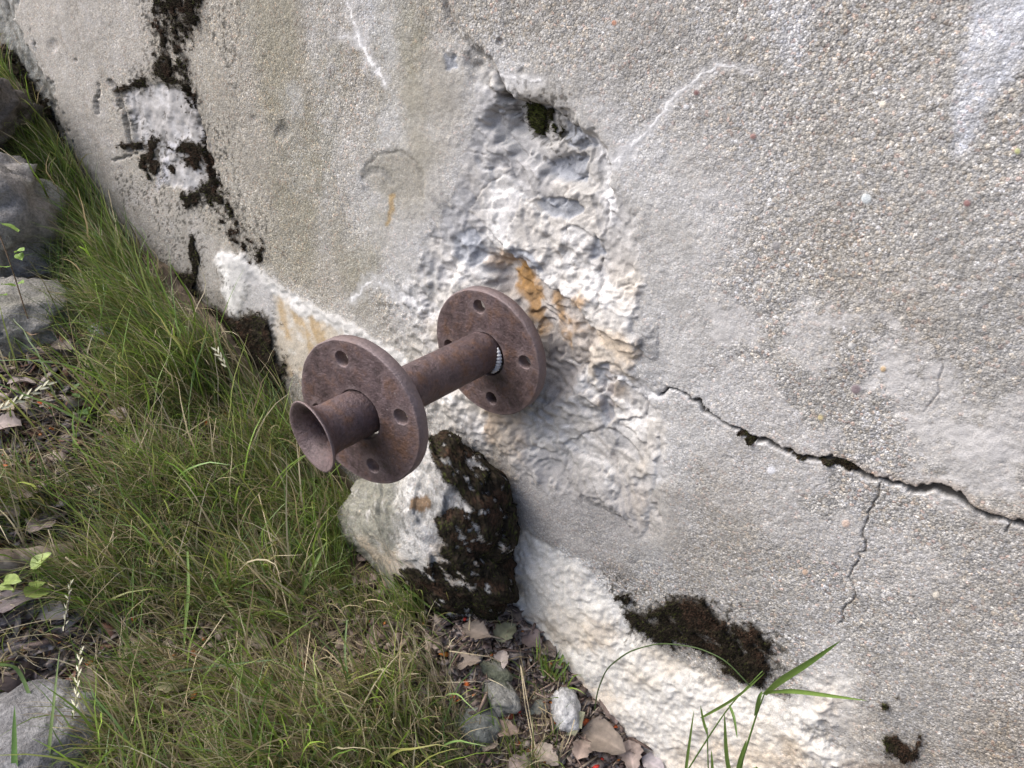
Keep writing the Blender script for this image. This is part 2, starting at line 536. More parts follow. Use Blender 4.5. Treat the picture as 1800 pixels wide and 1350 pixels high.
# bluish broken stones in the recess
for poly in [[(945, 285), (1000, 272), (1020, 285), (1015, 320), (985, 325), (950, 310)], [(935, 360), (965, 352), (1010, 358), (1018, 375), (990, 392), (945, 385)],
             [(1030, 440), (1042, 415), (1054, 445), (1040, 460), (1026, 458)], [(890, 440), (905, 432), (940, 450), (960, 480), (930, 480), (898, 460)], [(785, 60 + 30), (805, 100), (802, 120), (788, 122)],
             [(800, 410), (830, 400), (850, 440), (830, 470), (800, 450)], [(1040, 640), (1065, 640), (1072, 740), (1050, 760)], [(975, 215), (1010, 225), (1040, 262), (1010, 270), (975, 245)]]:
    m_ = region(poly, 3, 6, 4)
    base = paint(base, m_, C(.31, .325, .355), .85); D += m_ * .003 * (1 + f2)
# deep diagonal trough from the rust patch down right
tr = region([(850, 445), (900, 450), (960, 500), (1010, 545), (1060, 590), (1010, 660), (960, 720), (930, 640), (905, 560), (860, 500)], 12, 10, 6)
D += tr * .012
base = paint(base, tr, C(.42, .35, .29), .45)
rg, rs = line([(872, 420), (905, 455), (960, 497), (1010, 540), (1060, 575), (1108, 600)], 3, 5, 6, 4)
D -= np.where((rs > -60) & (rs < 0), (1 + rs / 60) * .007, 0) * (np.abs(rs) < 900)
# rust seep
for x, y, rx, ry, a, am in [(905, 495, 20, 26, 10, .95), (925, 545, 12, 32, 0, .95), (978, 555, 9, 34, -10, .75), (936, 590, 10, 16, 0, .8), (1018, 530, 14, 14, 0, .7), (1000, 580, 8, 14, 0, .4),
                            (1080, 600, 40, 16, 15, .35), (880, 460, 18, 14, 0, .5), (870, 745, 9, 40, 4, .5), (900, 750, 22, 50, 4, .22), (1070, 695, 18, 40, 0, .25)]:
    m_ = blob(x, y, rx, ry, a, .7, .8)
    base = paint(base, m_, C(.37, .205, .065), am); grain -= m_ * .4 * am
m_, _ = line([(1055, 585, 10), (1085, 600, 14), (1110, 620, 10)], 6, 14, 8, 6)
base = paint(base, m_, C(.60, .50, .38), .7)
# brown runs below the inner flange
m_ = region([(860, 730), (900, 740), (905, 860), (880, 900), (860, 820)], 18, 8, 6)
base = paint(base, m_, C(.40, .35, .285), .7)
m_ = region([(900, 800), (1140, 870), (1160, 900), (1080, 1000), (990, 980), (900, 930)], 30, 16, 8)
base = paint(base, m_, C(.40, .375, .35), .65); grain -= m_ * .2
# ledges in the lower part of the broken place
for pts, k in [([(900, 770), (930, 790), (960, 775), (1010, 800), (1060, 820), (1075, 870)], .006), ([(1010, 660), (1020, 700), (1075, 670), (1110, 690), (1160, 690)], .006), ([(985, 640), (1035, 660), (1060, 700)], .004),
               ([(1150, 780), (1158, 850), (1128, 920)], .004), ([(760, 470), (752, 545)], .003), ([(850, 300), (862, 340), (905, 345), (950, 400)], .005)]:
    m_, sd_ = line(pts, 1, 40, 10, 8)
    D += sstep(3, -3, sd_) * m_ * k * .8
    l2, _ = line(pts, 1.2, 2.5, 10, 8)
    base = paint(base, l2, C(.66, .65, .62), .5)

fb_ = blob(905, 605, 150, 150, 0, .6, .3); D -= fb_ * .010
D += blob(905, 500, 60, 40, 30, .6, .3) * .006
base = paint(base, blob(880, 640, 85, 95, 0, .4, .5), C(.30, .26, .22), .3)  # contact shade and grime behind the inner flange, painted into the wall colour
# dark dry lichen on the rim of the bloom
for x, y, rx, ry, a in [(755, 500, 14, 46, -5), (1140, 590, 16, 20, 0), (1150, 620, 26, 10, 30), (1130, 560, 8, 22, 0), (775, 360, 12, 14, 0), (722, 470, 6, 8, 0), (1110, 985, 11, 9, 0), (640, 330, 40, 14, -40), (1135, 420, 10, 30, 0)]:
    m_ = blob(x, y, rx, ry, a, .8, .9) * sstep(-.5, .3, n_vs)
    base = paint(base, m_, C(.20, .20, .20), .6)
# circular cast mark with its little rust drip
m_ = region([(640, 300), (655, 270), (690, 262), (725, 275), (745, 310), (745, 345), (715, 360), (690, 350), (655, 335)], 8, 6, 3)
base = paint(base, m_, C(.27, .25, .205), .6)
l_, s_ = line([(638, 312), (648, 285), (672, 268), (705, 266), (732, 285), (746, 320), (744, 345)], 1.5, 3, 3, 2)
D += l_ * .0008; base = paint(base, l_, C(.22, .21, .18), .4)
D += .3 * region([(640, 300), (655, 270), (690, 262), (725, 275), (745, 310), (745, 345), (700, 350), (655, 335)], 5, 3, 2) * .003
l_, _ = line([(640, 315, 3), (655, 300, 5), (675, 300, 6), (688, 320, 5)], 4, 4, 3, 2)
D += l_ * .0012; base = paint(base, l_, C(.24, .235, .22), .5)
l_, _ = line([(690, 343, 2.5), (688, 370, 3), (683, 395, 1.5)], 2, 4, 2, 2)
base = paint(base, l_, C(.36, .24, .09), .7)
# curved ledge running down from the top edge
l_, s_ = line([(783, -60, 6), (790, 20, 6), (806, 55, 7), (840, 85, 8), (862, 110, 6), (874, 135, 4), (881, 166, 2)], 6, 9, 3, 3)
D += l_ * .005 * sstep(-8, 6, s_); base = paint(base, l_, C(.27, .255, .23), .45)  # the ledge's shadow is also darkened into the wall colour
l_, _ = line([(800, 45, 1.5), (822, 70, 2), (842, 90, 2)], 2, 2.5, 3, 2)
base = paint(base, l_, C(.62, .61, .58), .8)
l_, _ = line([(872, 128), (876, 150), (882, 168)], 1.3, 1.5, 1, 1)
D += l_ * .005; base = paint(base, l_, C(.12, .11, .1), .6)
# knob and dents beside it
for x, y, r_, k in [(835, 105, 14, .005), (845, 130, 16, .004), (878, 75, 5, .003), (917, 126, 6, .002), (495, 232, 12, .004), (445, 208, 5, .002), (97, 80, 8, .003), (136, 106, 3, .003)]:
    m_ = blob(x, y, r_, r_ * 1.3, 0, .5, .2)
    D += m_ * k; base = paint(base, m_, C(.26, .25, .23), .45)
# white hairlines
for pts, w, am in [([(610, -10, 2.4), (618, 30, 2.4), (630, 66, 3.2), (648, 104, 3), (664, 130, 4), (678, 142, 1.5)], 2, .95), ([(600, 66), (632, 66)], 1.6, .6),
                   ([(1085, 280, 3), (1120, 240, 2.6), (1165, 195, 2.4), (1200, 155, 2), (1260, 112, 2), (1330, 126, 1.2)], 2, .8), ([(1052, 282, 4), (1085, 284, 4)], 3, .8),
                   ([(1030, 240, 2), (1046, 290, 2.2), (1062, 340, 2.6), (1076, 392, 2)], 2, .9), ([(613, 530, 1.3), (655, 494, 2), (690, 506, 1.5), (718, 520, 2.4)], 1.5, .85),
                   ([(718, 520, 2), (745, 545, 2.4), (768, 552, 4)], 2, .8), ([(880, 140, 1.5), (930, 144, 2.5), (950, 140, 1)], 2, .7), ([(940, 740, 1), (970, 760, 1), (1000, 752, 1)], 1, .7),
                   ([(430, 462, 2), (448, 490, 4.5), (470, 508, 5)], 3, 1), ([(1060, 655, 2), (1080, 668, 5), (1110, 680, 5), (1140, 689, 3), (1158, 690, 1)], 3, .95), ([(1150, 800, 2), (1160, 850, 2)], 2, .5)]:
    l_, _ = line([(p[0], p[1], (p[2] if len(p) > 2 else w) * .8) for p in pts], w, 2.0, 4, 5)
    g_, _ = line([(p[0], p[1], (p[2] if len(p) > 2 else w) + 5) for p in pts], w + 5, 12, 5, 7)
    base = paint(base, g_, C(.52, .52, .53), .5 * am); grain -= g_ * .4
    brk = sstep(-.7, .1, n_vs + .6 * n_sm)
    base = paint(base, l_ * brk, C(.78, .77, .76), am); grain -= l_ * .6; D -= l_ * brk * .0005
# ---- the long crack
CR = [(1158, 690, .6), (1178, 683, 1.3), (1200, 688, 1.2), (1216, 700, 1.6), (1228, 708, 1.6), (1240, 720, 2.4), (1262, 727, 1.4), (1285, 742, 1.5), (1303, 749, 2.0), (1312, 760, 3), (1330, 768, 3), (1350, 772, 3),
      (1385, 793, 2), (1400, 798, 3), (1420, 802, 2.6), (1440, 808, 3.5), (1462, 806, 3), (1480, 817, 5), (1500, 822, 3.5), (1520, 835, 2.5), (1540, 842, 2), (1560, 846, 3), (1585, 856, 4.5), (1610, 862, 5), (1640, 856, 4.5),
      (1665, 860, 5), (1688, 872, 6), (1706, 888, 5), (1735, 904, 6), (1765, 914, 4), (1800, 920, 4), (1900, 960, 5), (2200, 1050, 4)]
CR = [(a, b, w * 1.0 + .2) for a, b, w in CR]
jag = fbm(WX, WZ, 260, 2, 49)
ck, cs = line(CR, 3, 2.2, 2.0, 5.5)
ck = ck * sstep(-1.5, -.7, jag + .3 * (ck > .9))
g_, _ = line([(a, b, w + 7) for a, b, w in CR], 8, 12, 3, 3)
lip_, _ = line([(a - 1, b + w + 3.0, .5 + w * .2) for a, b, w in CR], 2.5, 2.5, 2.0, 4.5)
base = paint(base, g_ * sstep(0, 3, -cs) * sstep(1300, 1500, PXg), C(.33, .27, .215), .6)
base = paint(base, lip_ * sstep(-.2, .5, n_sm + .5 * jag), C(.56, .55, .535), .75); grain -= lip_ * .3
D += ck * .006; base = paint(base, ck, C(.045, .04, .035), .95); grain *= (1 - .8 * ck)
# the block above the crack stands a little proud at the right
D -= sstep(0, 10, -cs) * (np.abs(cs) < 900) * sstep(1500, 1750, PXg) * np.exp(-np.abs(cs) / 40) * .003
for pts in [[(1546, 850, 2), (1543, 870, 1.5), (1538, 885, 1.5), (1527, 902, 2.2), (1522, 925, 1.5), (1521, 968, 1.8), (1508, 973, .8), (1506, 985, 1.6), (1498, 1000, 1.8), (1494, 1012, .8), (1503, 1030, .8), (1503, 1050, 1.6), (1485, 1066, 1.6), (1480, 1085, 1.3), (1473, 1100, .8)],
            [(1770, 914, 3), (1775, 922, 2.5), (1766, 934, 1.5)], [(1650, 615, .6), (1655, 640, 1.6), (1648, 690, 1.2), (1620, 725, .8)], [(1560, 600, .8), (1600, 612, 1.2)]]:
    l_, _ = line([(a, b, w * .7) for a, b, w in pts], 1.5, 1.6, 2, 4.5)
    am = .75 if pts[0][1] > 700 else .35
    D += l_ * .003 * am; base = paint(base, l_, C(.08, .07, .06), am)
l_, _ = line([(1475, 1100, 2), (1473, 1180, 4), (1480, 1260, 6)], 3, 6, 3, 3)
base = paint(base, l_, C(.55, .535, .51), .55)
# single coloured stones in the matrix
for x, y, r_, c in [(1521, 350, 9, (.62, .66, .66)), (1497, 606, 6, (.7, .68, .64)), (1358, 824, 7, (.66, .66, .68)), (1224, 163, 5, (.23, .12, .11)), (1322, 240, 5, (.3, .17, .15)), (1505, 683, 8, (.22, .17, .18)),
                    (1444, 732, 5, (.5, .42, .22)), (1553, 648, 5, (.5, .36, .2)), (1700, 357, 6, (.3, .16, .15)), (1362, 433, 7, (.24, .23, .23)), (1645, 1045, 6, (.62, .57, .48)), (1488, 918, 7, (.55, .42, .34)),
                    (1788, 266, 6, (.42, .43, .2)), (1080, 40, 5, (.4, .2, .13)), (1416, 1004, 5, (.5, .36, .26)), (1550, 184, 6, (.66, .6, .5)), (1205, 188, 5, (.7, .7, .7))]:
    m_ = blob(x, y, r_, r_, 0, .25, .1)
    base = paint(base, m_, C(*c), .9); grain -= m_ * .9; D -= m_ * .001

# ---- left: dark run, patch of broken stone, thin cracks
sp2p = [(205, 168), (245, 148), (300, 150), (332, 158), (350, 205), (362, 262), (378, 335), (350, 352), (318, 330), (300, 322), (286, 290), (262, 282), (236, 268), (224, 225)]
sp2 = region(sp2p, 6, 12, 6)
D += sp2 * (.005 + f1 * .003 + fbm(WX, WZ, 40, 5, 45) * .003)
base = paint(base, sp2, C(.42, .405, .395), .95); grain *= (1 - .8 * sp2)
base = paint(base, sp2 * sstep(0, .5, f2), C(.30, .30, .30), .6)
base = paint(base, sp2 * sstep(.1, .6, n_sm), C(.58, .57, .57), .6)
for pts, w in [([(192, 140), (205, 165), (216, 200), (224, 240), (230, 268)], 2.2), ([(178, 150), (172, 180), (175, 198)], 1.8), ([(200, 283), (240, 272)], 1.3), ([(330, 160), (345, 200), (352, 240), (375, 335)], 2)]:
    l_, _ = line(pts, w, 2.5, 3, 2.5)
    D += l_ * .006; base = paint(base, l_, C(.10, .095, .085), .8)
for x, y, rx, ry in [(290, 300, 6, 26), (280, 320, 5, 18), (340, 285, 10, 20), (300, 260, 12, 10)]:
    base = paint(base, blob(x, y, rx, ry, 0, .5, .4), C(.56, .56, .60), .7)
for x, y, rx, ry in [(260, 345, 25, 14), (345, 400, 14, 22)]:
    base = paint(base, blob(x, y, rx, ry, 0, .5, .4), C(.48, .44, .40), .5)
# pinkish clean render low on the left
m_ = region([(-60, -60), (262, -60), (265, 120), (180, 150), (230, 300), (330, 370), (400, 440), (420, 500), (330, 500), (200, 380), (110, 220), (30, 60)], 20, 14, 5)
base = paint(base, m_, C(.41, .385, .35), .7); grain -= m_ * .12
base = paint(base, m_ * sstep(.1, .7, fbm(WX, WZ * .35, 22, 5, 47)), C(.30, .275, .235), .45)
base = paint(base, m_ * sstep(.2, .8, fbm(WX, WZ, 45, 4, 48)), C(.48, .46, .44), .45)

# where moss grows there is a black crust too: masks reused for the moss itself
MOSS = {}
MOSS['run'] = np.clip(region([(266, -60), (350, -60), (352, 20), (340, 60), (318, 130), (292, 152), (272, 120), (270, 60)], 14, 10, 9) +
                      line([(318, 120, 14), (338, 180, 9), (352, 240, 7), (360, 300, 6), (375, 345, 8), (405, 385, 14), (435, 420, 13), (455, 455, 7)], 8, 16, 10, 9)[0] * .95, 0, 1)
MOSS['run'] *= sstep(-.25, .2, fbm(WX, WZ, 110, 5, 61, .6) + .2 * (1 - sstep(0, 150, PYg)) + .02)
MOSS['stones'] = np.maximum.reduce([blob(262, 268, 11, 26, 15, .4, .8), blob(273, 292, 8, 18, 0, .4, .8), blob(322, 262, 22, 7, 0, .4, .8), blob(334, 280, 9, 16, 0, .5, .8), blob(302, 297, 7, 9, 0, .5, .9), blob(336, 345, 14, 22, 20, .4, .9), blob(352, 335, 8, 10, 0, .4, .9),
                                    blob(238, 258, 20, 7, 0, .5, .9), blob(285, 122, 20, 16, 30, .5, .8), blob(240, 148, 26, 6, -20, .5, .9), blob(368, 345, 10, 12, 0, .5, .9), blob(340, 430, 4, 18, 0, .5, .6), blob(345, 470, 4, 24, 0, .5, .6), blob(365, 300, 6, 30, -10, .5, .8)])
basepoly = [(-60, -40), (0, 80), (30, 100), (75, 175), (120, 250), (160, 330), (215, 410), (262, 462), (300, 478), (345, 492), (352, 530), (392, 545), (402, 552), (420, 556), (446, 548), (470, 556), (478, 590), (484, 622), (500, 645), (500, 700), (450, 760), (300, 700), (100, 500), (-60, 300)]
MOSS['foot'] = region(basepoly, 6, 9, 7) * sstep(-1.1, -.2, n_sm + sstep(180, 420, PYg))
MOSS['recess'] = np.clip(region([(880, 165), (915, 165), (960, 200), (988, 225), (975, 246), (955, 240), (940, 200), (925, 245), (905, 235), (896, 205)], 7, 9, 8) * sstep(-.5, .1, n_sm), 0, 1)
MOSS['stone side'] = region([(742, 762), (790, 765), (830, 800), (850, 830), (880, 868), (892, 900), (888, 960), (896, 1040), (840, 1080), (770, 1060), (800, 900), (745, 800)], 8, 10, 9)
MOSS['shelf'] = np.clip(region([(1090, 1050), (1108, 1046), (1122, 1082), (1150, 1078), (1172, 1052), (1205, 1046), (1240, 1052), (1262, 1085), (1300, 1098), (1340, 1100), (1352, 1150), (1346, 1190), (1352, 1208), (1322, 1200), (1285, 1178), (1225, 1148), (1150, 1125), (1104, 1100)], 7, 12, 9) * sstep(-.95, -.35, n_sm + .2 * n_vs), 0, 1)
MOSS['corner'] = np.maximum(region([(1556, 1290), (1580, 1300), (1600, 1318), (1618, 1288), (1622, 1300), (1612, 1326), (1590, 1334), (1560, 1320)], 6, 9, 8), np.maximum(blob(1558, 1236, 9, 8, 0, .5, .8), blob(1580, 1222, 5, 6, 0, .5, .8)))
MOSS['crack'] = np.clip(line([(1308, 756, 3), (1318, 768, 7), (1332, 770, 2)], 4, 3, 3, 7)[0] + line([(1390, 797, 1), (1412, 804, 3), (1430, 804, 1), (1444, 805, 2), (1468, 816, 4.5), (1490, 819, 4.5), (1506, 823, 1)], 4, 3, 3, 7)[0], 0, 1)

# ---- foot of the wall: lime crust
edge_w, edge_s = line([(385, 455, 8), (430, 462, 4), (470, 507, 6), (540, 550, 8), (600, 572, 9), (645, 598, 9), (700, 632, 7), (735, 655, 6), (800, 700, 4)], 6, 8, 5, 4)
L1 = region([(472, 508), (545, 552), (605, 575), (648, 602), (705, 640), (740, 660), (720, 760), (560, 720), (525, 660), (492, 655), (484, 610), (478, 560)], 6, 8, 5)
base = paint(base, L1, C(.53, .47, .385), .95); grain *= (1 - .7 * L1)
base = paint(base, L1 * sstep(.0, .6, fbm(WX * 1.0 + WZ * .35, WZ * .15, 55, 3, 62)), C(.43, .31, .17), .75)
base = paint(base, L1 * sstep(.05, .6, n_sm), C(.66, .63, .58), .6)
for pts in [[(485, 520, 2), (492, 560, 3), (505, 600, 3)], [(500, 520, 6), (520, 560, 5), (540, 600, 4), (548, 640, 2)], [(545, 560, 4), (560, 600, 8), (566, 620, 3)], [(500, 655, 8), (515, 650, 6)]]:
    base = paint(base, line(pts, 3, 6, 3, 3)[0] * sstep(-.8, .2, n_sm), C(.40, .27, .12), .7)
base = paint(base, edge_w, C(.72, .70, .67), .95); grain -= edge_w * .8
D -= edge_w * .0015; D += L1 * .003
halo2, _ = line([(430, 462), (470, 503), (540, 540), (600, 560), (650, 590), (700, 622)], 12, 16, 6, 5)
base = paint(base, halo2 * (1 - L1), C(.55, .53, .50), .45)
tng = region([(388, 452), (436, 450), (440, 480), (426, 520), (420, 552), (404, 552), (396, 505)], 7, 7, 5)
base = paint(base, tng, C(.60, .585, .56), .9); D -= tng * .003; grain -= tng * .7
m_ = region([(430, 465), (472, 510), (482, 560), (476, 600), (470, 560), (440, 548), (424, 548), (432, 500)], 6, 6, 4)
base = paint(base, m_, C(.50, .485, .475), .8); grain -= m_ * .4
m_, _ = line([(398, 470, 5), (404, 520, 5), (408, 550, 6)], 5, 4, 3, 3)
base = paint(base, m_, C(.76, .74, .70), .85)

LMP = [(884, 935), (930, 936), (962, 958), (990, 985), (1040, 1005), (1075, 1040), (1092, 1075), (1102, 1112), (1150, 1138), (1215, 1165), (1270, 1195), (1330, 1216), (1400, 1214), (1470, 1196), (1488, 1230), (1500, 1290), (1560, 1360),
       (1640, 1500), (1180, 1500), (1090, 1330), (990, 1250), (960, 1150), (880, 1100)]
lm = region(LMP, 7, 10, 7)
_f = sstep(1330, 1450, PXg); lm = lerp(lm, region(LMP, 55, 22, 16) * sstep(-1.0, .3, n_sm + n_vs * .5), _f); lmd = region(LMP, 7, 10, 7, raw=True)
rip = fbm(WX + WZ * .7, WZ * 1.0 - WX * .5, 30, 4, 71); lump = np.abs(fbm(WX, WZ, 48, 3, 72))
D += lm * (-.010 * sstep(-5, 60, lmd) - .0030 * rip + .0012 * lump - .006 * sstep(100, 260, lmd) + .0009 * n_vs + .0011 * fbm(WX, WZ, 95, 4, 78, .65))
brd = region(LMP, 34, 16, 8) * (1 - lm); base = paint(base, brd * sstep(-.5, .6, n_sm), C(.60, .585, .55), .6)
base = paint(base, lm, C(.70, .67, .61), .97); grain *= (1 - .80 * lm)
base = paint(base, lm * sstep(.1, .8, fbm(WX, WZ, 10, 4, 73)) * sstep(950, 1150, PYg), C(.60, .52, .41), .6)
base = paint(base, lm * sstep(.1, .8, rip + .6 * n_vs) * .6, C(.44, .41, .37), .6)
for x, y, rx, ry, a in [(1060, 1110, 26, 20, 0), (1350, 1330, 60, 22, 10), (1240, 1330, 60, 30, 20), (1070, 1220, 30, 20, 30), (1455, 1235, 18, 30, 0), (1400, 1310, 20, 30, 0)]:
    base = paint(base, blob(x, y, rx, ry, a, .8, .6), C(.60, .49, .36), .5)
m_, _ = line([(980, 975, 6), (1045, 1005, 8), (1080, 1045, 6), (1096, 1100, 5)], 6, 14, 8, 6)
base = paint(base, m_, C(.66, .65, .63), .6)
m_ = region([(1430, 1130), (1480, 1110), (1500, 1200), (1510, 1300), (1440, 1260), (1400, 1210)], 26, 16, 8)
base = paint(base, m_, C(.56, .545, .52), .5); grain -= m_ * .35
m_ = region([(1500, 1250), (1700, 1200), (1830, 1280), (1830, 1500), (1540, 1500)], 70, 20, 8)
base = paint(base, m_ * sstep(-.6, .5, n_mid), C(.30, .255, .195), .55)
m_ = region([(1500, 1330), (1600, 1340), (1640, 1500), (1500, 1500)], 16, 20, 8)
base = paint(base, m_, C(.19, .145, .105), .7)
# dark brown edge where the lime meets the ground
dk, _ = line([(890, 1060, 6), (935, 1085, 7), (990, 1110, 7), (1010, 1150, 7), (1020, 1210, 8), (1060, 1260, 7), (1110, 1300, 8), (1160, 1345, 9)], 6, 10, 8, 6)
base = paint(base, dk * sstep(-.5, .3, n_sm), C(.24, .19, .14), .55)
m_ = region([(1010, 1190), (1040, 1200), (1050, 1240), (1020, 1240)], 8, 8, 5)
base = paint(base, m_, C(.50, .38, .25), .7)
m_ = blob(1075, 1010, 40, 22, 20, .7, .8)
base = paint(base, m_, C(.30, .275, .25), .6)

def blur(m, r):
    for ax in (0, 1):
        c = np.cumsum(np.pad(m.astype(np.float32), [(r + 1, r) if ax == k else (0, 0) for k in (0, 1)], mode='edge'), axis=ax)
        m = (np.take(c, range(2 * r + 1, c.shape[ax]), ax) - np.take(c, range(0, c.shape[ax] - 2 * r - 1), ax)) / (2 * r + 1)
    return m


HALO = np.zeros(PXg.shape, np.float32)
spn = fbm(WX, WZ, 150, 3, 93, .6)
for k_, m_ in MOSS.items():
    if k_ in ('crack',): continue
    h_ = blur(blur(m_, 5), 9) * 1.5
    h_ = np.clip(h_, 0, 1)
    speck = sstep(.0, .22, spn * .62 + h_ - .62) * (h_ > .03)
    base = paint(base, np.clip(speck, 0, 1), C(.075, .065, .05), .8)
    base = paint(base, h_ ** 1.5, C(.20, .18, .145), .35)
    HALO = np.maximum(HALO, speck * (h_ > .12))
# black crust under the moss, and scattered dark specks
for k_, m_ in MOSS.items():
    base = paint(base, m_, C(.055, .045, .035), .75 if k_ != 'run' else .8); grain *= (1 - .3 * m_)
spk = sstep(.36, .52, fbm(WX, WZ, 210, 2, 91)) * (sstep(.0, .5, fbm(WX, WZ, 14, 3, 92)))
near = np.clip(region([(230, -60), (400, -60), (420, 300), (500, 480), (330, 500), (180, 330)], 45, 20, 5) * 1.3 + region([(850, 140), (1010, 150), (1040, 300), (880, 300)], 20, 10, 5) * .8 + region([(1040, 1000), (1400, 1080), (1400, 1240), (1100, 1160)], 20, 10, 5) + .06, 0, 1)
base = paint(base, spk * near, C(.06, .055, .045), .85)
# grey lichen band at far left, weathered bottom edge of the render
m_ = region([(-60, -60), (10, -60), (40, 60), (75, 130), (110, 210), (140, 280), (60, 200), (0, 110), (-60, 40)], 6, 12, 7)
base = paint(base, m_, C(.27, .275, .26), .8); D += m_ * (.006 + fbm(WX, WZ, 40, 4, 46) * .004)
base = paint(base, m_ * sstep(-.1, .4, n_sm), C(.10, .095, .075), .7)

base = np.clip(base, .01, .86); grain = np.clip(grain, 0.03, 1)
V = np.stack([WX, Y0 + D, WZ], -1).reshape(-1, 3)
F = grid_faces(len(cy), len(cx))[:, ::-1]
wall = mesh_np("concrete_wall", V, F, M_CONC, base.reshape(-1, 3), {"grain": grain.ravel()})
tag(wall, "weathered grey concrete wall with exposed aggregate, white lime bloom, spalled hollow and long crack", "wall")
WV = V.reshape(PXg.shape + (3,))
# face normals pointing to the camera side (-y)
NRM = np.cross(np.gradient(WV, axis=1), np.gradient(WV, axis=0)); NRM /= np.linalg.norm(NRM, axis=-1, keepdims=True) + 1e-12
NRM *= np.where(NRM[..., 1:2] > 0, -1, 1)


# ---------------------------------------------------------------- moss: a lumpy cushion plus thousands of shoots
def spikes(P, N, h, w, cols, jit=.6):
    """little three sided shoots at points P along N"""
    n = len(P)
    d = N + rng.normal(0, jit, (n, 3)); d /= np.linalg.norm(d, axis=1, keepdims=True)
    u = np.cross(d, rng.normal(0, 1, (n, 3))); u /= np.linalg.norm(u, axis=1, keepdims=True) + 1e-9
    v = np.cross(d, u)
    vs = [P + u * w[:, None], P + (-.5 * u + .87 * v) * w[:, None], P + (-.5 * u - .87 * v) * w[:, None], P + d * h[:, None]]
    V = np.stack(vs, 1).reshape(-1, 3)
    b = np.arange(n)[:, None] * 4
    F = np.concatenate([b + [0, 1, 3], b + [1, 2, 3], b + [2, 0, 3]], 0)
    return V, F, np.repeat(cols, 4, 0)


def moss_colors(n, P, green=.15, red=.25):
    t = rng.random(n)[:, None]
    q = fbm3(P, 60, 3, 5)[:, None]
    c = lerp(C(.014, .012, .009), C(.036, .028, .019), t)
    c = lerp(c, C(.055, .033, .022), np.clip((q - .1) * 2, 0, 1) * (rng.random((n, 1)) < red * 2))
    c = lerp(c, C(.060, .070, .018), (rng.random((n, 1)) < green) * np.clip(.5 - q, 0, 1))
    return c * rng.uniform(.5, 1.6, (n, 1))


def wall_moss(key, label, thick=.004, dens=16000, green=.15, sh=.0045, maxn=9000):
    m = MOSS[key]
    js, is_ = np.where(m > .45)
    if not len(js): return
    j0, j1, i0, i1 = js.min(), js.max() + 2, is_.min(), is_.max() + 2
    mm = m[j0:j1, i0:i1]; vv = WV[j0:j1, i0:i1]; nn = NRM[j0:j1, i0:i1]
    lumpn = fbm(vv[..., 0], vv[..., 2], 120, 3, 55)
    th = sstep(.45, 1.0, mm) * thick * .55 * (1 + .6 * lumpn) + (mm - .45) * .001
    P = vv + np.array([0, -1, 0.15]) * th[..., None]
    a, b = mm.shape
    F = grid_faces(a, b)[:, ::-1]
    keep = (mm.ravel()[F] > .55).all(1)
    F = F[keep]
    use = np.unique(F); mp = -np.ones(a * b, int); mp[use] = np.arange(len(use))
    V1 = P.reshape(-1, 3)[use]; F1 = mp[F]
    c1 = moss_colors(len(V1), V1, green)
    # area weighted shoots
    n = min(int(maxn * 1.8), max(300, int(len(use) * dens / 6500)))
    q = F1[rng.integers(0, len(F1), n)]
    e1_ = V1[q[:, 1]] - V1[q[:, 0]]; e2_ = V1[q[:, 3]] - V1[q[:, 0]]
    area = np.linalg.norm(np.cross(e1_, e2_), axis=1)
    pr = V1[q[:, 0]] + e1_ * rng.random((n, 1)) + e2_ * rng.random((n, 1))
    dist = np.linalg.norm(pr - CAM, axis=1)
    N_ = np.tile([0, -.9, .35], (n, 1))
    hh = sh * rng.uniform(.3, 1.2, n); ww = np.full(n, .00055) * rng.uniform(.7, 1.6, n)
    # stray shoots thinning out round the patch
    ha = HALO[j0 - 12:j1 + 12, i0 - 12:i1 + 12] if j0 > 12 and i0 > 12 else HALO[j0:j1, i0:i1]
    hv = WV[j0 - 12:j1 + 12, i0 - 12:i1 + 12] if j0 > 12 and i0 > 12 else WV[j0:j1, i0:i1]
    sj, si = np.where(ha > .45)
    if len(sj):
        k_ = rng.integers(0, len(sj), min(len(sj), n // 2))
        pr = np.concatenate([pr, hv[sj[k_], si[k_]] + rng.normal(0, .0008, (len(k_), 3))])
        hh = np.concatenate([hh, sh * rng.uniform(.15, .6, len(k_))]); ww = np.concatenate([ww, np.full(len(k_), .0006)])
        n = len(pr); N_ = np.tile([0, -.9, .35], (n, 1))
    V2, F2, c2 = spikes(pr, N_, hh, ww, moss_colors(n, pr, green), .5)
    F1t = np.concatenate([F1[:, :3], F1[:, [0, 2, 3]]], 0)
    o = mesh_np("moss_patch", np.concatenate([V1, V2]), np.concatenate([F1t, F2 + len(V1)]), M_MOSS, np.concatenate([c1, c2]), smooth=True)
    return tag(o, label, "moss", "dark moss patches on the wall")


wall_moss('run', "black brown moss run hanging down the left of the wall from the top edge", .0035, 16000, .1)
wall_moss('stones', "small black moss tufts between the pale broken stones high on the left of the wall", .004, 18000, .08)
wall_moss('foot', "broad black moss band along the foot of the wall behind the tall grass", .008, 20000, .12, .006, 14000)
wall_moss('recess', "yellow green and black moss in the hollow above the inner flange", .004, 22000, .6)
wall_moss('shelf', "dark brown moss cushion on the upper edge of the bright white lime crust", .009, 22000, .1, .005)
wall_moss('corner', "small dark moss spots at the bottom right of the wall", .004, 22000, .25)
wall_moss('crack', "thin olive moss filling the middle of the long crack", .006, 22000, .3, .003)


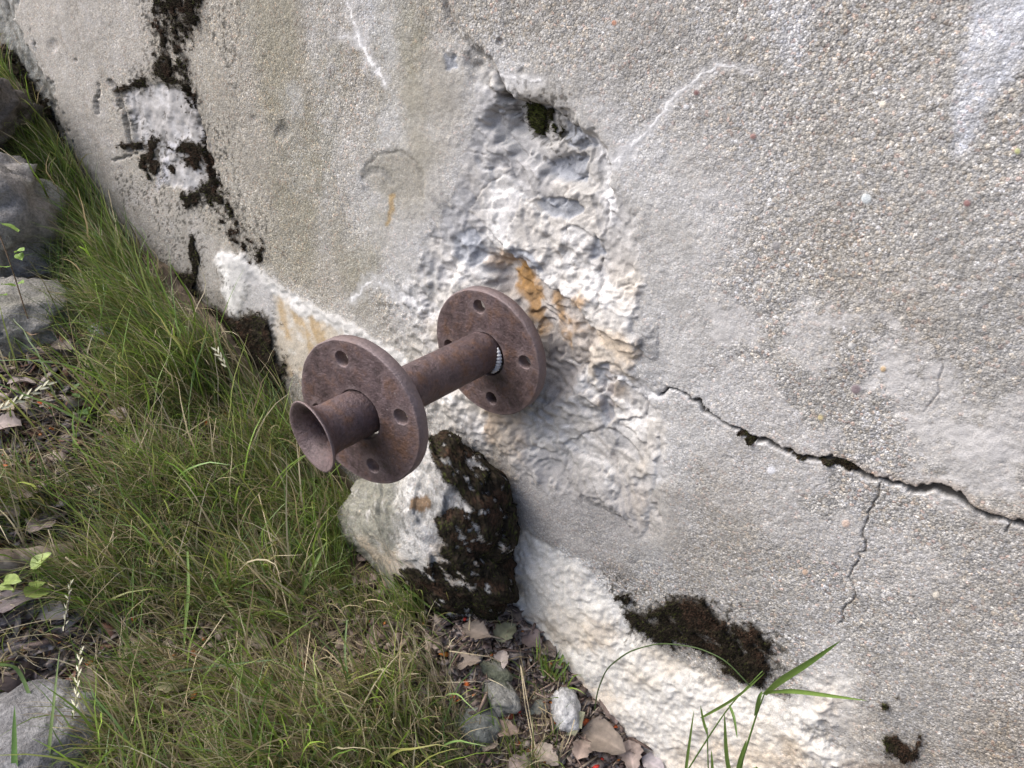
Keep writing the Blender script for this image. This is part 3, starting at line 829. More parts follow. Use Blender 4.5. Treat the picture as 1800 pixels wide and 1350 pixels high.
# ================================================================ GROUND
gx = np.concatenate([np.linspace(-9, -1.6, 60, endpoint=False), np.linspace(-1.6, .55, 540), np.linspace(.56, 9, 70)])
gy = np.concatenate([-np.geomspace(30, 1.01, 50), np.linspace(-1.0, .16, 330)])
GX, GY = np.meshgrid(gx, gy)
GZ = zg(GX, GY) + fbm(GX, GY, 70, 3, 33) * .0022 + fbm(GX, GY, 170, 2, 34) * .0012
gn = fbm(GX, GY, 9, 4, 35)[..., None]; gn2 = fbm(GX, GY, 60, 3, 36)[..., None]
gc = lerp(C(.085, .062, .045), C(.15, .115, .085), sstep(-.5, .6, gn)) * (1 + .4 * gn2)
gc = lerp(gc, C(.05, .055, .022), sstep(.1, .8, fbm(GX, GY, 15, 3, 37)[..., None]) * .6)
ground = mesh_np("ground", np.stack([GX, GY, GZ], -1).reshape(-1, 3), grid_faces(len(gy), len(gx))[:, ::-1], M_SOIL, np.clip(gc, .01, .5).reshape(-1, 3))
tag(ground, "sloping brown soil at the foot of the wall", kind="structure")


# ================================================================ THE FLANGED PIPE
pipe_root = empty("flanged_pipe", (0, 0.05, 0))
tag(pipe_root, "rusty brown iron pipe with two drilled flanges and a flared end sticking out of wall", "pipe")
RP, RF, TH = .0260, .0825, .0150


def flange(name, centre, tx, tz, a0, hole_r, rb=.0610, rh=.0082, hoff=(0, 0)):
    """disc with chamfered rim, centre hole, four drilled holes; local -y is the outer face"""
    nseg, ch = 128, .0014

    def ring(cx_, cz_, r, n):
        a = np.linspace(0, 2 * np.pi, n, endpoint=False)
        return np.stack([cx_ + r * np.cos(a), cz_ + r * np.sin(a)], 1)
    ww_ = np.linspace(0, 2 * np.pi, nseg, endpoint=False); wob = 1 + .003 * np.sin(ww_ * 3 + a0) + .004 * fbm(np.cos(ww_), np.sin(ww_), 9, 4, int(a0 * 90))
    outer = ring(0, 0, RF - ch, nseg) * wob[:, None]
    holes = [(hoff[0], hoff[1], hole_r, 72)] + [(rb * math.cos(a0 + k * math.pi / 2), rb * math.sin(a0 + k * math.pi / 2), rh, 36) for k in range(4)]
    loops = [outer] + [ring(h[0], h[1], h[2] + ch * .8, h[3]) for h in holes]
    extra = []
    for r in np.linspace(.032, .078, 12):
        k = int(r * 900)
        q = ring(0, 0, r, k)
        for p in q:
            if all(math.hypot(p[0] - h[0], p[1] - h[1]) > h[2] + .004 for h in holes[1:]): extra.append(p)
    pts = np.concatenate(loops + [np.array(extra)])
    edges = []; s = 0
    for l in loops:
        n = len(l); edges += [(s + i, s + (i + 1) % n) for i in range(n)]; s += n
    vo, eo, fo, ov, oe, of = delaunay_2d_cdt([Vector(p) for p in pts], edges, [], 0, 1e-7)
    vo = np.array([tuple(v) for v in vo])
    tri = []
    for f in fo:
        c = vo[list(f)].mean(0)
        if np.hypot(*c) > RF - ch + .001: continue
        if any(math.hypot(c[0] - h[0], c[1] - h[1]) < h[2] + ch * .8 for h in holes): continue
        tri.append(f)
    bm = bmesh.new()
    bump = lambda x, z: .00045 * math.sin(x * 230 + z * 90 + a0) * math.sin(z * 170 - x * 60)
    fr = [bm.verts.new((p[0], bump(*p), p[1])) for p in vo]
    bk = [bm.verts.new((p[0], TH, p[1])) for p in vo]
    for t in tri:
        a = vo[list(t)]
        ar = (a[1][0] - a[0][0]) * (a[2][1] - a[0][1]) - (a[1][1] - a[0][1]) * (a[2][0] - a[0][0])
        t2 = t if ar > 0 else t[::-1]
        bm.faces.new([fr[i] for i in t2]); bm.faces.new([bk[i] for i in t2[::-1]])
    # sides
    s = 0
    for li, l in enumerate(loops):
        n = len(l)
        idx = [int(np.argmin(((vo - l[i]) ** 2).sum(1))) for i in range(n)]
        if li == 0:
            cxy = np.zeros(2); k1 = RF / (RF - ch)
        else:
            h = holes[li - 1]; cxy = np.array(h[:2]); k1 = h[2] / (h[2] + ch * .8)
        rows = [[fr[i] for i in idx]]
        for yy in (ch, TH - ch):
            rows.append([bm.verts.new(((p[0] - cxy[0]) * k1 + cxy[0], yy, (p[1] - cxy[1]) * k1 + cxy[1])) for p in l])
        rows.append([bk[i] for i in idx])
        for r0, r1 in zip(rows[:-1], rows[1:]):
            for i in range(n):
                q = [r0[i], r0[(i + 1) % n], r1[(i + 1) % n], r1[i]]
                if li: q = q[::-1]
                try: bm.faces.new(q)
                except ValueError: pass
    loose = [v for v in bm.verts if not v.link_faces]
    bmesh.ops.delete(bm, geom=loose, context='VERTS')
    bmesh.ops.recalc_face_normals(bm, faces=bm.faces)
    # tilt on the pipe and move
    for v in bm.verts:
        v.co = Vector((v.co.x + centre[0] - tx * v.co.y, v.co.y + tx * v.co.x + tz * v.co.z + centre[1], v.co.z + centre[2] - tz * v.co.y))
    me = bpy.data.meshes.new(name); bm.to_mesh(me); bm.free()
    for p in me.polygons: p.use_smooth = abs(p.normal.y) < .9 and p.area > 0
    me.materials.append(M_RUST)
    o = bpy.data.objects.new(name, me); COL.objects.link(o)
    adopt(o, pipe_root)
    return o


fl_in = flange("flange", (.0038, 0, -.0019), .0110, -.0350, .1058, RP + .0022)
fl_in['label'] = "inner rusty flange disc close to the wall"
fl_out = flange("flange", (-.0005, -.1983, -.0002), .1093, .0072, .2353, RP + .0020, hoff=(.0016, -.0006))
fl_out['label'] = "outer rusty flange disc standing loose and slightly tilted on the pipe"


def lathe(name, prof, n=96, tilt=None, noise=.0003, mat=None, parent=pipe_root, seed=1):
    """prof: list of (y, r); revolve about the y axis"""
    prof = np.array(prof); a = np.linspace(0, 2 * np.pi, n, endpoint=False)
    Yv = np.repeat(prof[:, 0], n); R_ = np.repeat(prof[:, 1], n); aa = np.tile(a, len(prof))
    V = np.stack([R_ * np.cos(aa), Yv, R_ * np.sin(aa)], 1)
    if tilt is not None:
        V = tilt(V)
    V[:, [0, 2]] *= (1 + (fbm3(V, 60, 3, seed) * noise / .026))[:, None]
    o = mesh_np(name, V, grid_faces(len(prof), n, True)[:, ::-1], mat or M_RUST)
    adopt(o, parent)
    return o


LE = .2577                                            # where the flared end stops
ys = np.concatenate([np.linspace(.09, -.235, 70)])
outp = [(y, RP) for y in ys]
pipe = lathe("pipe", outp, noise=.0003)


def lip_tilt(V):
    k = np.clip((-.236 - V[:, 1]) / (LE - .236), 0, 1)
    V = V.copy(); V[:, 1] += k * (V[:, 0] * -.106 + V[:, 2] * -.053)
    return V


prof = [(-.2345, RP + .0001), (-.240, RP + .0004), (-.2445, .0274), (-.2480, .0292), (-.2510, .0318), (-.2535, .0348), (-.2553, .0372), (-.2567, .0383), (-.2577, .0385), (-.2584, .0381), (-.2582, .0366),
        (-.2560, .0335), (-.2530, .0300), (-.2490, .0265), (-.2440, .0236), (-.2380, .0218), (-.2200, .0212), (-.1800, .0212), (-.1000, .0212), (-.06, .0212), (-.058, .001)]
lathe("flared_end", prof, tilt=lip_tilt, noise=.0006, seed=9)

# white mortar squeezed out where the pipe meets the inner flange
M_LIME = concrete_mat("lime_mortar", 2.0)
na = 40
aa = np.linspace(math.radians(-62), math.radians(28), na)
rr_ = []
Vb = []
for i, a in enumerate(aa):
    t = i / (na - 1); k = math.sin(math.pi * t) ** .6
    for q in range(9):
        b = math.pi * q / 8
        w_ = .0034 * k * (1 + .35 * math.sin(i * 1.7)) + .0003
        r = RP + .0016 + w_ * math.cos(b) * .8; y = -.0005 - w_ * math.sin(b) * 1.3
        Vb.append((r * math.cos(a), y, r * math.sin(a)))
Vb = np.array(Vb)
bead = mesh_np("mortar_bead", Vb, grid_faces(na, 9), M_LIME, np.tile(C(.60, .60, .60), (len(Vb), 1)), {"grain": np.full(len(Vb), .1)})
adopt(bead, pipe_root)
bead['label'] = "white mortar bead squeezed between the pipe and the inner flange"


# ================================================================ ROCKS
def outline_rock(name, poly, ydepth, y_front, y_back, colf, disp=.006, seed=3, nl=90, na=200, mat=None, power=.75):
    """solid stone with the given outline on its own plane, bulging to y_front and y_back"""
    P = Pw(np.array([p[0] for p in poly], float), np.array([p[1] for p in poly], float), ydepth)
    c = P.mean(0)
    ang = np.arctan2(P[:, 2] - c[2], P[:, 0] - c[0]); r = np.hypot(P[:, 2] - c[2], P[:, 0] - c[0])
    o_ = np.argsort(ang); ang = ang[o_]; r = r[o_]
    ang = np.concatenate([ang - 2 * np.pi, ang, ang + 2 * np.pi]); r = np.tile(r, 3)
    lat = np.linspace(-np.pi / 2, np.pi / 2, nl); az = np.linspace(0, 2 * np.pi, na, endpoint=False) - np.pi
    LA, AZ = np.meshgrid(lat, az, indexing='ij')
    rr = np.interp(AZ, ang, r)
    cl = np.abs(np.cos(LA)) ** power; sn = np.sin(LA)
    X = c[0] + rr * cl * np.cos(AZ); Z = c[2] + rr * cl * np.sin(AZ)
    Y = np.where(sn < 0, ydepth + (-sn) ** 1.1 * (y_front - ydepth), ydepth + sn * (y_back - ydepth))
    V = np.stack([X, Y, Z], -1).reshape(-1, 3)
    N = V - c; N /= np.linalg.norm(N, axis=1, keepdims=True) + 1e-9
    f, e = facets(V[:, 0] * 1.2 + V[:, 1], V[:, 2] + .5 * V[:, 1], 22, seed, .8)
    dd = fbm3(V, 16, 4, seed) * disp * 1.2 + f * disp * .8 + fbm3(V, 70, 5, seed + 2, .65) * disp * .32 + (np.floor(fbm3(V, 26, 3, seed + 6) * 3) / 3) * disp * .5
    V = V + N * (dd * np.repeat(np.clip(cl[:, :1], .2, 1), na, 1).ravel())[:, None]
    F = grid_faces(nl, na, True)
    # picture direction of each vertex as seen by a surveyor, only used to place stains measured from the photograph
    q = (V - CAM) @ CM.T; u = PW / 2 + FPX * q[:, 0] / q[:, 2]; v = PH / 2 + FPX * q[:, 1] / q[:, 2]
    col, gr = colf(V, u, v)
    o = mesh_np(name, V, F, mat or M_CONC, np.clip(col, .01, .85), {"grain": gr})
    return o, V, F


BM = {}


def boulder_col(V, u, v):
    n1 = fbm3(V, 25, 4, 3)[:, None]; n2 = fbm3(V, 80, 4, 4)[:, None]; n3 = fbm3(V, 200, 3, 6)[:, None]
    wu = u + n1[:, 0] * 10 + n2[:, 0] * 9; wv = v + n2[:, 0] * 10 - n1[:, 0] * 6
    c = np.ones((len(V), 3)) * C(.42, .405, .38)
    c = lerp(c, C(.27, .265, .25), sstep(-.1, .5, n1 + .5 * n2) * .8)
    c = lerp(c, C(.62, .60, .57), sstep(-.15, .4, n2 + .4 * n3) * sstep(660, 710, u)[:, None] * .8)
    c = lerp(c, C(.25, .25, .25), sstep(.2, .55, n3 - .5 * n1) * .6)
    c = lerp(c, C(.20, .195, .155), (1 - sstep(685, 715, wu))[:, None] * sstep(-1.3, -.1, n2 + .6 * n3) * .9)
    c = lerp(c, C(.16, .16, .13), sstep(.25, .6, n3 + .5 * n2) * (1 - sstep(690, 740, wu))[:, None] * .7)
    c = lerp(c, C(.50, .40, .29), (sstep(930, 960, v) * sstep(0, .4, n1[:, 0]))[:, None] * .5)
    c = lerp(c, C(.30, .31, .33), (np.exp(-(((wu - 758) / 18) ** 2 + ((wv - 945) / 20) ** 2)))[:, None] * .8)
    n4 = fbm3(V, 330, 3, 12)[:, None]
    c = lerp(c, C(.13, .125, .11), sstep(.25, .6, n3 + .7 * n4) * .55)
    c = lerp(c, C(.72, .70, .66), sstep(.25, .6, n4 - n3 * .6) * sstep(680, 720, u)[:, None] * .6)
    c = lerp(c, C(.23, .15, .085), (1 - sstep(.85, 1.1, np.hypot((u + n2[:, 0] * 7 + n3[:, 0] * 5 - 740) / 19, (v + n1[:, 0] * 5 - n3[:, 0] * 6 - 888) / 14)))[:, None] * .95)
    sd = poly_sd([(740, 740), (800, 760), (860, 805), (950, 850), (950, 1100), (740, 1110), (740, 1040), (742, 1000), (775, 985), (782, 955), (770, 905), (795, 890), (820, 880), (808, 865), (775, 840), (765, 805)], wu, wv)
    sd2 = poly_sd([(700, 1005), (790, 985), (790, 1100), (700, 1100)], wu, wv)
    sp_ = [np.exp(-(((wu - a) / r) ** 2 + ((wv - b) / r2) ** 2)) for a, b, r, r2 in ((703, 894, 6, 9), (633, 902, 7, 7), (659, 905, 4, 7), (668, 935, 5, 6), (780, 955, 9, 12))]
    m = np.maximum(sstep(-4, 5, np.maximum(sd, sd2)), sstep(.45, .8, np.maximum.reduce(sp_) + .25 * n3[:, 0]) * .55)
    m = m * sstep(-.75, -.45, n3[:, 0] * .9 + n2[:, 0] * .8)
    BM['m'] = m
    c = lerp(c, C(.05, .042, .032), m[:, None] * .85)
    return c * (1 + .12 * n3), np.full(len(V), .4)


BPOLY = [(616, 872), (640, 846), (690, 838), (745, 800), (775, 770), (815, 790), (850, 835), (882, 868), (893, 910), (890, 1000), (893, 1050), (850, 1085), (770, 1085), (715, 1030), (690, 990), (655, 955), (618, 925), (608, 895)]
bo, BV, BF = outline_rock("boulder", BPOLY, -.012, -.085, .06, boulder_col, .014, 12, 150, 300)
tag(bo, "pale boulder with a brown spot under the outer flange, half covered in black moss", "boulder")
# moss on the boulder
idx = np.where(BM['m'] > .6)[0]
q = (BV[idx, 1] < .0)
idx = idx[q]
cB = BV.mean(0)
pick = idx[rng.integers(0, len(idx), 24000)]
nb = BV[pick] - cB; nb /= np.linalg.norm(nb, axis=1, keepdims=True)
pp = BV[pick] + rng.normal(0, .0012, (len(pick), 3))
V2, F2, c2 = spikes(pp, nb, .0042 * rng.uniform(.2, 1.3, len(pick)), .0006 * rng.uniform(.7, 1.6, len(pick)), moss_colors(len(pick), pp, .12, .35), .5)
bf = BF[(BM['m'][BF] > .6).all(1)]
use = np.unique(bf); mp = -np.ones(len(BV), int); mp[use] = np.arange(len(use))
nbv = BV[use] - cB; nbv /= np.linalg.norm(nbv, axis=1, keepdims=True)
V1 = BV[use] + nbv * (.001 + .0014 * (fbm3(BV[use], 120, 3, 8)[:, None] + 1))
f1t = mp[bf]; f1t = np.concatenate([f1t[:, :3], f1t[:, [0, 2, 3]]])
o = mesh_np("moss_patch", np.concatenate([V1, V2]), np.concatenate([f1t, F2 + len(V1)]), M_MOSS, np.concatenate([moss_colors(len(V1), V1, .12, .35), c2]))
tag(o, "thick black brown moss covering the right side of the pale boulder", "moss", "dark moss patches on the wall")


def rock(name, px, py, h, rad, rot, col, label, cat="rock", seed=1, disp=.17, subdiv=5, lich=None, squash=None):
    """a free stone lying on the ground, centre at height h above the ground"""
    bm = bmesh.new(); bmesh.ops.create_icosphere(bm, subdivisions=subdiv, radius=1)
    V = np.array([v.co[:] for v in bm.verts]); F = np.array([[v.index for v in f.verts] for f in bm.faces]); bm.free()
    V = np.sign(V) * np.abs(V) ** .8
    d = fbm3(V + seed * 3.1, 1.1, 4, seed) * disp * 1.6
    f, e = facets(V[:, 0] + V[:, 1] * .7, V[:, 2] - V[:, 1] * .4, 1.6, seed, .9)
    f_b, e_b = facets(V[:, 0] - V[:, 2] * .6, V[:, 1] + V[:, 2] * .8, 2.3, seed + 7, .9)
    V = V * (1 + d + f * disp * .7 + f_b * disp * .45 + fbm3(V, 7, 5, seed + 4, .6) * disp * .35)[:, None]
    V *= np.array(rad)
    R3 = np.array(Matrix.Rotation(rot[2], 3, 'Z') @ Matrix.Rotation(rot[1], 3, 'Y') @ Matrix.Rotation(rot[0], 3, 'X'))
    V = V @ R3.T
    c = A(px, py, h)
    n1 = fbm3(V, 28, 4, seed)[:, None]; n2 = fbm3(V, 120, 4, seed + 3)[:, None]
    cc = np.ones((len(V), 3)) * C(*col) * (1 + .3 * n1 + .25 * n2)
    if lich is not None: cc = lerp(cc, C(*lich), sstep(.1, .5, n1 + .4 * n2) * .8)
    o = mesh_np(name, V, F, M_ROCK, np.clip(cc, .01, .8))
    o.location = tuple(c)
    return tag(o, label, cat)


rock("rock", -40, 410, -.05, (.17, .14, .15), (.2, -.3, .5), (.30, .28, .26), "large grey rock at the left edge behind the seedling, above the grass", seed=2, lich=(.38, .37, .34))
rock("rock", 25, 560, -.01, (.11, .09, .06), (0, .2, .2), (.28, .265, .24), "grey rock low at the left edge behind the leafy seedling stem", seed=5, lich=(.20, .19, .165))
rock("rock", -70, 215, .0, (.13, .10, .08), (.5, -.3, .2), (.15, .135, .12), "dark rock at the top left between the wall foot and the big grey rock", seed=8, lich=(.05, .045, .035))
rock("rock", 22, 1345, .0, (.085, .11, .060), (.1, .1, .4), (.185, .18, .18), "smooth dark grey rock in the bottom left corner", seed=11, disp=.07, lich=(.25, .245, .24))
rock("stone", 835, 1275, .0, (.036, .028, .024), (.2, .2, .3), (.20, .205, .185), "grey green stone under the grass at the bottom, left of the white stone", "stone", 14, .14, 4, (.28, .29, .25))
rock("stone", 862, 1208, -.004, (.044, .020, .016), (.2, .1, -.2), (.225, .22, .20), "flat mossy grey stone just below the dead leaves near the lime crust", "stone", 17, .16, 4, (.07, .08, .04))
rock("stone", 868, 1182, .004, (.025, .015, .014), (0, .3, .2), (.27, .265, .25), "small grey stone touching the upper side of the flat mossy stone", "stone", 21, .16, 4, (.09, .10, .05))
rock("stone", 992, 1250, .008, (.018, .030, .024), (.3, .5, .9), (.46, .455, .45), "whitish layered stone standing on edge beside the lime crust", "stone", 25, .13, 4, (.33, .33, .33))
rock("stone", 940, 1240, .0, (.020, .016, .010), (0, .1, .5), (.24, .23, .19), "small lichen stone between the flat mossy stone and the white one", "stone", 27, .16, 4, (.33, .34, .27))
rock("stone", 180, 585, .01, (.022, .018, .012), (.1, .2, .5), (.36, .36, .36), "pale bluish stone glimpsed between the tall grass blades on the left", "stone", 29, .15, 4)
rock("stone", 215, 1330, .004, (.018, .015, .012), (.1, .2, .5), (.33, .33, .35), "small pale stone at the bottom left, right of the dark rock", "stone", 33, .15, 4)


# ================================================================ WOOD
def tube(name, pts, rads, mat, colf, n=12, seg=None, rough=.1, seed=4, parent=None, tagd=None):
    pts = np.array(pts, float); rads = np.array(rads, float)
    if seg:                                              # resample smoothly
        t = np.linspace(0, 1, len(pts)); tt = np.linspace(0, 1, seg)
        pts = np.stack([np.interp(tt, t, pts[:, k]) for k in range(3)], 1); rads = np.interp(tt, t, rads)
        for _ in range(3): pts[1:-1] = (pts[:-2] + 2 * pts[1:-1] + pts[2:]) / 4
    T = np.gradient(pts, axis=0); T /= np.linalg.norm(T, axis=1, keepdims=True) + 1e-9
    U = np.cross(T, [0.13, .2, 1.0]); U /= np.linalg.norm(U, axis=1, keepdims=True) + 1e-9; W_ = np.cross(T, U)
    a = np.linspace(0, 2 * np.pi, n, endpoint=False)
    V = pts[:, None] + rads[:, None, None] * (U[:, None] * np.cos(a)[None, :, None] + W_[:, None] * np.sin(a)[None, :, None])
    V = V.reshape(-1, 3)
    if rough:
        ctr = np.repeat(pts, n, 0); V = ctr + (V - ctr) * (1 + rough * fbm3(V, 50, 3, seed))[:, None]
    F = grid_faces(len(pts), n, True)
    V = np.concatenate([V, pts[:1], pts[-1:]]); k = len(pts) * n
    i = np.arange(n); j = (i + 1) % n
    F = np.concatenate([F, np.stack([i, j, np.full(n, k), np.full(n, k)], 1), np.stack([(len(pts) - 1) * n + j, (len(pts) - 1) * n + i, np.full(n, k + 1), np.full(n, k + 1)], 1)])
    F3 = np.concatenate([F[:, :3], F[:, [0, 2, 3]]]); F3 = F3[(F3[:, 0] != F3[:, 1]) & (F3[:, 1] != F3[:, 2]) & (F3[:, 0] != F3[:, 2])]
    return mesh_np(name, V, F3, mat, colf(V), parent=parent)


def wood_col(c1, c2):
    def f(V):
        a = fbm(V[:, 0] * .3 + V[:, 2], V[:, 1] * 1.0 + V[:, 2] * .8, 150, 4, 3)[:, None]
        return np.clip(lerp(C(*c1), C(*c2), sstep(-.5, .5, a)), .01, .8)
    return f


sp_ = [A(-120, 1010, .012), A(-20, 992, .016), A(60, 982, .016), A(128, 968, .014)]
tag(tube("stick", sp_, [.019, .018, .016, .013], M_WOOD, wood_col((.16, .125, .095), (.33, .275, .22)), 20, 40, .14),
    "thick weathered brown branch piece lying at the left edge above the pale leaves", "branch")
for pts, r, lab in [([(-10, 1100), (25, 1085), (40, 1060)], .010, "dark shred of bark lying at the left edge below the branch"),
                    ([(60, 1115), (110, 1105), (165, 1118)], .008, "reddish bark strip on the soil right of the bark shred at the left edge"),
                    ([(-10, 1150), (50, 1135), (100, 1138)], .007, "flat brown bark strip at the left edge above the corner rock")]:
    b_ = tube("bark_piece", [A(x, y, .006) for x, y in pts], [r * .6, r, r * .5], M_WOOD, wood_col((.14, .11, .10), (.30, .26, .245)), 10, 14, .5, 9)
    tag(b_, lab, "bark", "bark pieces at the left edge")
for pts, r, lab in [([(-10, 795), (40, 796), (95, 785), (128, 790)], .0035, "thin dark twig lying across the litter at the left edge"),
                    ([(20, 800), (30, 760), (35, 700)], .0025, "thin dark twig standing up from the litter at the left edge")]:
    tag(tube("twig", [A(x, y, .006 + .012 * (i % 2)) for i, (x, y) in enumerate(pts)], [r, r, r, r * .6][:len(pts)], M_WOOD, wood_col((.05, .04, .035), (.11, .09, .08)), 7, 16, .2), lab, "twig", "twigs at the left edge")


# ================================================================ GRASS
def blades(roots, head, lean0, lean1, L, w, cols_root, cols_tip, segs=6, wav=.25, clamp=True):
    """vectorised ribbons; lean angles from upright at root and tip"""
    n = len(roots); t = np.linspace(0, 1, segs + 1)
    P = np.zeros((n, segs + 1, 3)); P[:, 0] = roots
    hd = head.copy(); D_ = np.zeros((n, segs + 1, 3))
    kink = rng.normal(0, wav, (n, segs + 1))
    for i in range(segs + 1):
        a = lean0 + (lean1 - lean0) * t[i] ** 1.2
        h2 = hd + kink[:, i] * .6
        d = np.stack([np.sin(a) * np.cos(h2), np.sin(a) * np.sin(h2), np.cos(a)], 1)
        D_[:, i] = d
        if i: P[:, i] = P[:, i - 1] + D_[:, i - 1] * (L / segs)[:, None]
    if clamp:
        g = zg(P[..., 0], P[..., 1]) + rng.uniform(.001, .028, (n, 1)) * t[None] ** .7
        P[..., 2] = np.maximum(P[..., 2], g)
        P[..., 1] = np.minimum(P[..., 1], .016 - rng.uniform(0, .02, (n, 1)))
    s = np.stack([-np.sin(hd), np.cos(hd), np.zeros(n)], 1)
    tw = rng.uniform(-.9, .9, n)
    s = s[:, None] * np.cos(tw)[:, None, None] + np.cross(D_, s[:, None]) * np.sin(tw)[:, None, None]
    wt = (w[:, None] * (1 - t[None] ** 2.2 * .92) * (.75 + .25 * np.sin(np.pi * t[None])))[..., None]
    V = np.stack([P - s * wt / 2, P + s * wt / 2], 2).reshape(-1, 3)
    m = (segs + 1) * 2
    b = (np.arange(n) * m)[:, None, None] + (np.arange(segs) * 2)[None, :, None] + np.array([0, 1, 3, 2])[None, None]
    c = cols_root[:, None] + (cols_tip - cols_root)[:, None] * (t[None, :, None] ** .7)
    c = np.repeat(c, 2, 1).reshape(-1, 3)
    return V, b.reshape(-1, 4), c


def in_poly_pts(poly, n):
    p = np.array(poly, float); out = []
    lo = p.min(0); hi = p.max(0); k = 0
    while k < n:
        q = rng.uniform(lo, hi, (n * 2, 2))
        s = poly_sd(poly, q[:, 0], q[:, 1]) > 0
        out.append(q[s]); k += s.sum()
    return np.concatenate(out)[:n]


GREENS = [C(.155, .250, .035), C(.210, .310, .050), (.095, .175, .030), C(.280, .330, .090), C(.150, .240, .075)]
DRYS = [C(.50, .42, .26), C(.40, .32, .19), C(.58, .51, .35), C(.34, .27, .16)]


def tufts(poly, n_tuft, per, length, lean, dry, head, hspread=.7, rad=.018, wid=.0013, up=0.0, tint=1.0):
    """head in degrees, ground plane: 0 = +x, 270 = towards the viewer side"""
    c = in_poly_pts(poly, int(n_tuft * 1.6)); G = A(c[:, 0], c[:, 1], 0)
    gap = fbm(G[:, 0], G[:, 1], 13, 3, 88) + rng.normal(0, .25, len(G)); G = G[np.argsort(-gap)[:int(n_tuft * .72)]]
    n_tuft = len(G)
    n = n_tuft * per
    R_ = np.repeat(G, per, 0) + np.concatenate([rng.normal(0, rad, (n, 2)), np.zeros((n, 1))], 1)
    R_[:, 1] = np.minimum(R_[:, 1], .005)
    R_[:, 2] = zg(R_[:, 0], R_[:, 1]) - .003
    th = np.repeat(rng.normal(0, hspread * .9, n_tuft), per)
    hd = math.radians(head) + th + rng.normal(0, hspread * .55, n)
    tl = np.repeat(rng.uniform(.75, 1.2, n_tuft), per)
    L = length * tl * rng.uniform(.35, 1.15, n)
    l0 = np.abs(rng.normal(.22, .2, n)) + up; l1 = l0 + np.abs(rng.normal(lean, .45, n))
    l1 = np.clip(l1, 0, 2.2)
    w = wid * 1.25 * rng.uniform(.5, 1.6, n)
    gi = rng.integers(0, len(GREENS), n); gcol = np.array([np.array(x, float) for x in GREENS])[gi] * rng.uniform(.75, 1.25, (n, 1)) * tint
    tt = np.repeat(rng.normal(0, .25, (n_tuft, 1)), per, 0)
    gcol = gcol * (1 + tt)
    di = rng.integers(0, len(DRYS), n); dcol = np.array([np.array(x, float) for x in DRYS])[di] * rng.uniform(.7, 1.2, (n, 1))
    isd = rng.random(n) < dry
    tip = np.where(isd[:, None], dcol, gcol)
    rootc = np.where(isd[:, None], dcol * .8, lerp(gcol, C(.20, .17, .085), rng.uniform(.0, .7, (n, 1))))
    # yellowed tips on some green blades
    yt = (rng.random(n) < .15) & ~isd
    tip[yt] = lerp(tip[yt], C(.36, .27, .10), .6)
    return (R_, hd, l0, l1, L, w, rootc, tip), isd


def grass_obj(name, sets, label, segs=6, mat=None):
    Vs, Fs, Cs, k = [], [], [], 0
    for args in sets:
        V_, F_, C_ = blades(*args, segs=segs)
        Vs.append(V_); Fs.append(F_ + k); Cs.append(C_); k += len(V_)
    o = mesh_np(name, np.concatenate(Vs), np.concatenate(Fs), mat or M_GRASS, np.clip(np.concatenate(Cs), .01, .8), smooth=False)
    return tag(o, label, "grass", kind="stuff")


lush, mixed, near_ = [], [], []
add = lambda lst, *a, **k: lst.append(tufts(*a, **k)[0])
# upper left, against the wall foot
add(lush, [(60, 300), (110, 280), (215, 460), (290, 530), (350, 630), (420, 710), (380, 730), (200, 580), (60, 440)], 95, 60, .14, 1.3, .18, 215, .85, .022, .0013)
add(lush, [(90, 300), (160, 340), (180, 470), (60, 450)], 22, 60, .15, 1.3, .06, 205, .5, .02, .0014)
add(lush, [(150, 530), (220, 520), (340, 600), (340, 700), (230, 700), (160, 640)], 44, 65, .13, 1.4, .16, 215, .6, .022, .0013)
add(lush, [(-40, 30), (0, 60), (120, 220), (60, 240), (-30, 150)], 10, 50, .12, .9, .2, 260, .9, .03, .0014)
# middle
add(mixed, [(300, 600), (480, 640), (540, 760), (600, 860), (600, 960), (420, 960), (260, 860), (240, 740)], 100, 52, .14, 1.25, .32, 225, 1.0, .02, .0012)
add(mixed, [(150, 820), (420, 880), (520, 960), (520, 1080), (300, 1180), (170, 1080), (130, 940)], 84, 48, .13, 1.3, .42, 235, 1.1, .02, .0012)
add(lush, [(540, 760), (640, 860), (700, 980), (770, 1080), (700, 1120), (560, 1020), (520, 900)], 46, 52, .095, .9, .10, 250, 1.2, .016, .0011)
add(mixed, [(250, 1080), (560, 1040), (760, 1120), (800, 1360), (780, 1420), (220, 1420), (180, 1250)], 125, 46, .11, 1.2, .52, 250, 1.0, .02, .0012)
add(mixed, [(640, 1080), (790, 1100), (800, 1180), (820, 1340), (700, 1340)], 26, 50, .075, 1.2, .55, 250, 1.4, .016, .0011)
add(mixed, [(780, 1290), (960, 1310), (940, 1420), (760, 1420)], 16, 50, .06, 1.1, .3, 250, 1.4, .016, .0011)
# thin cover at left
add(mixed, [(0, 560), (140, 560), (160, 820), (120, 1180), (-20, 1180)], 14, 22, .07, 1.3, .4, 240, 1.2, .02, .0013)
add(mixed, [(-60, 880), (120, 880), (200, 960), (60, 950)], 14, 40, .12, 1.3, .3, 220, .8, .02, .0013)
# behind and outside the frame
add(mixed, [(-500, 300), (-40, 300), (-40, 1350), (-500, 1500)], 60, 50, .14, 1.3, .3, 235, 1.0, .03, .0015)
add(mixed, [(-300, 1400), (900, 1400), (900, 1700), (-300, 1700)], 60, 50, .12, 1.3, .35, 235, 1.0, .03, .0015)
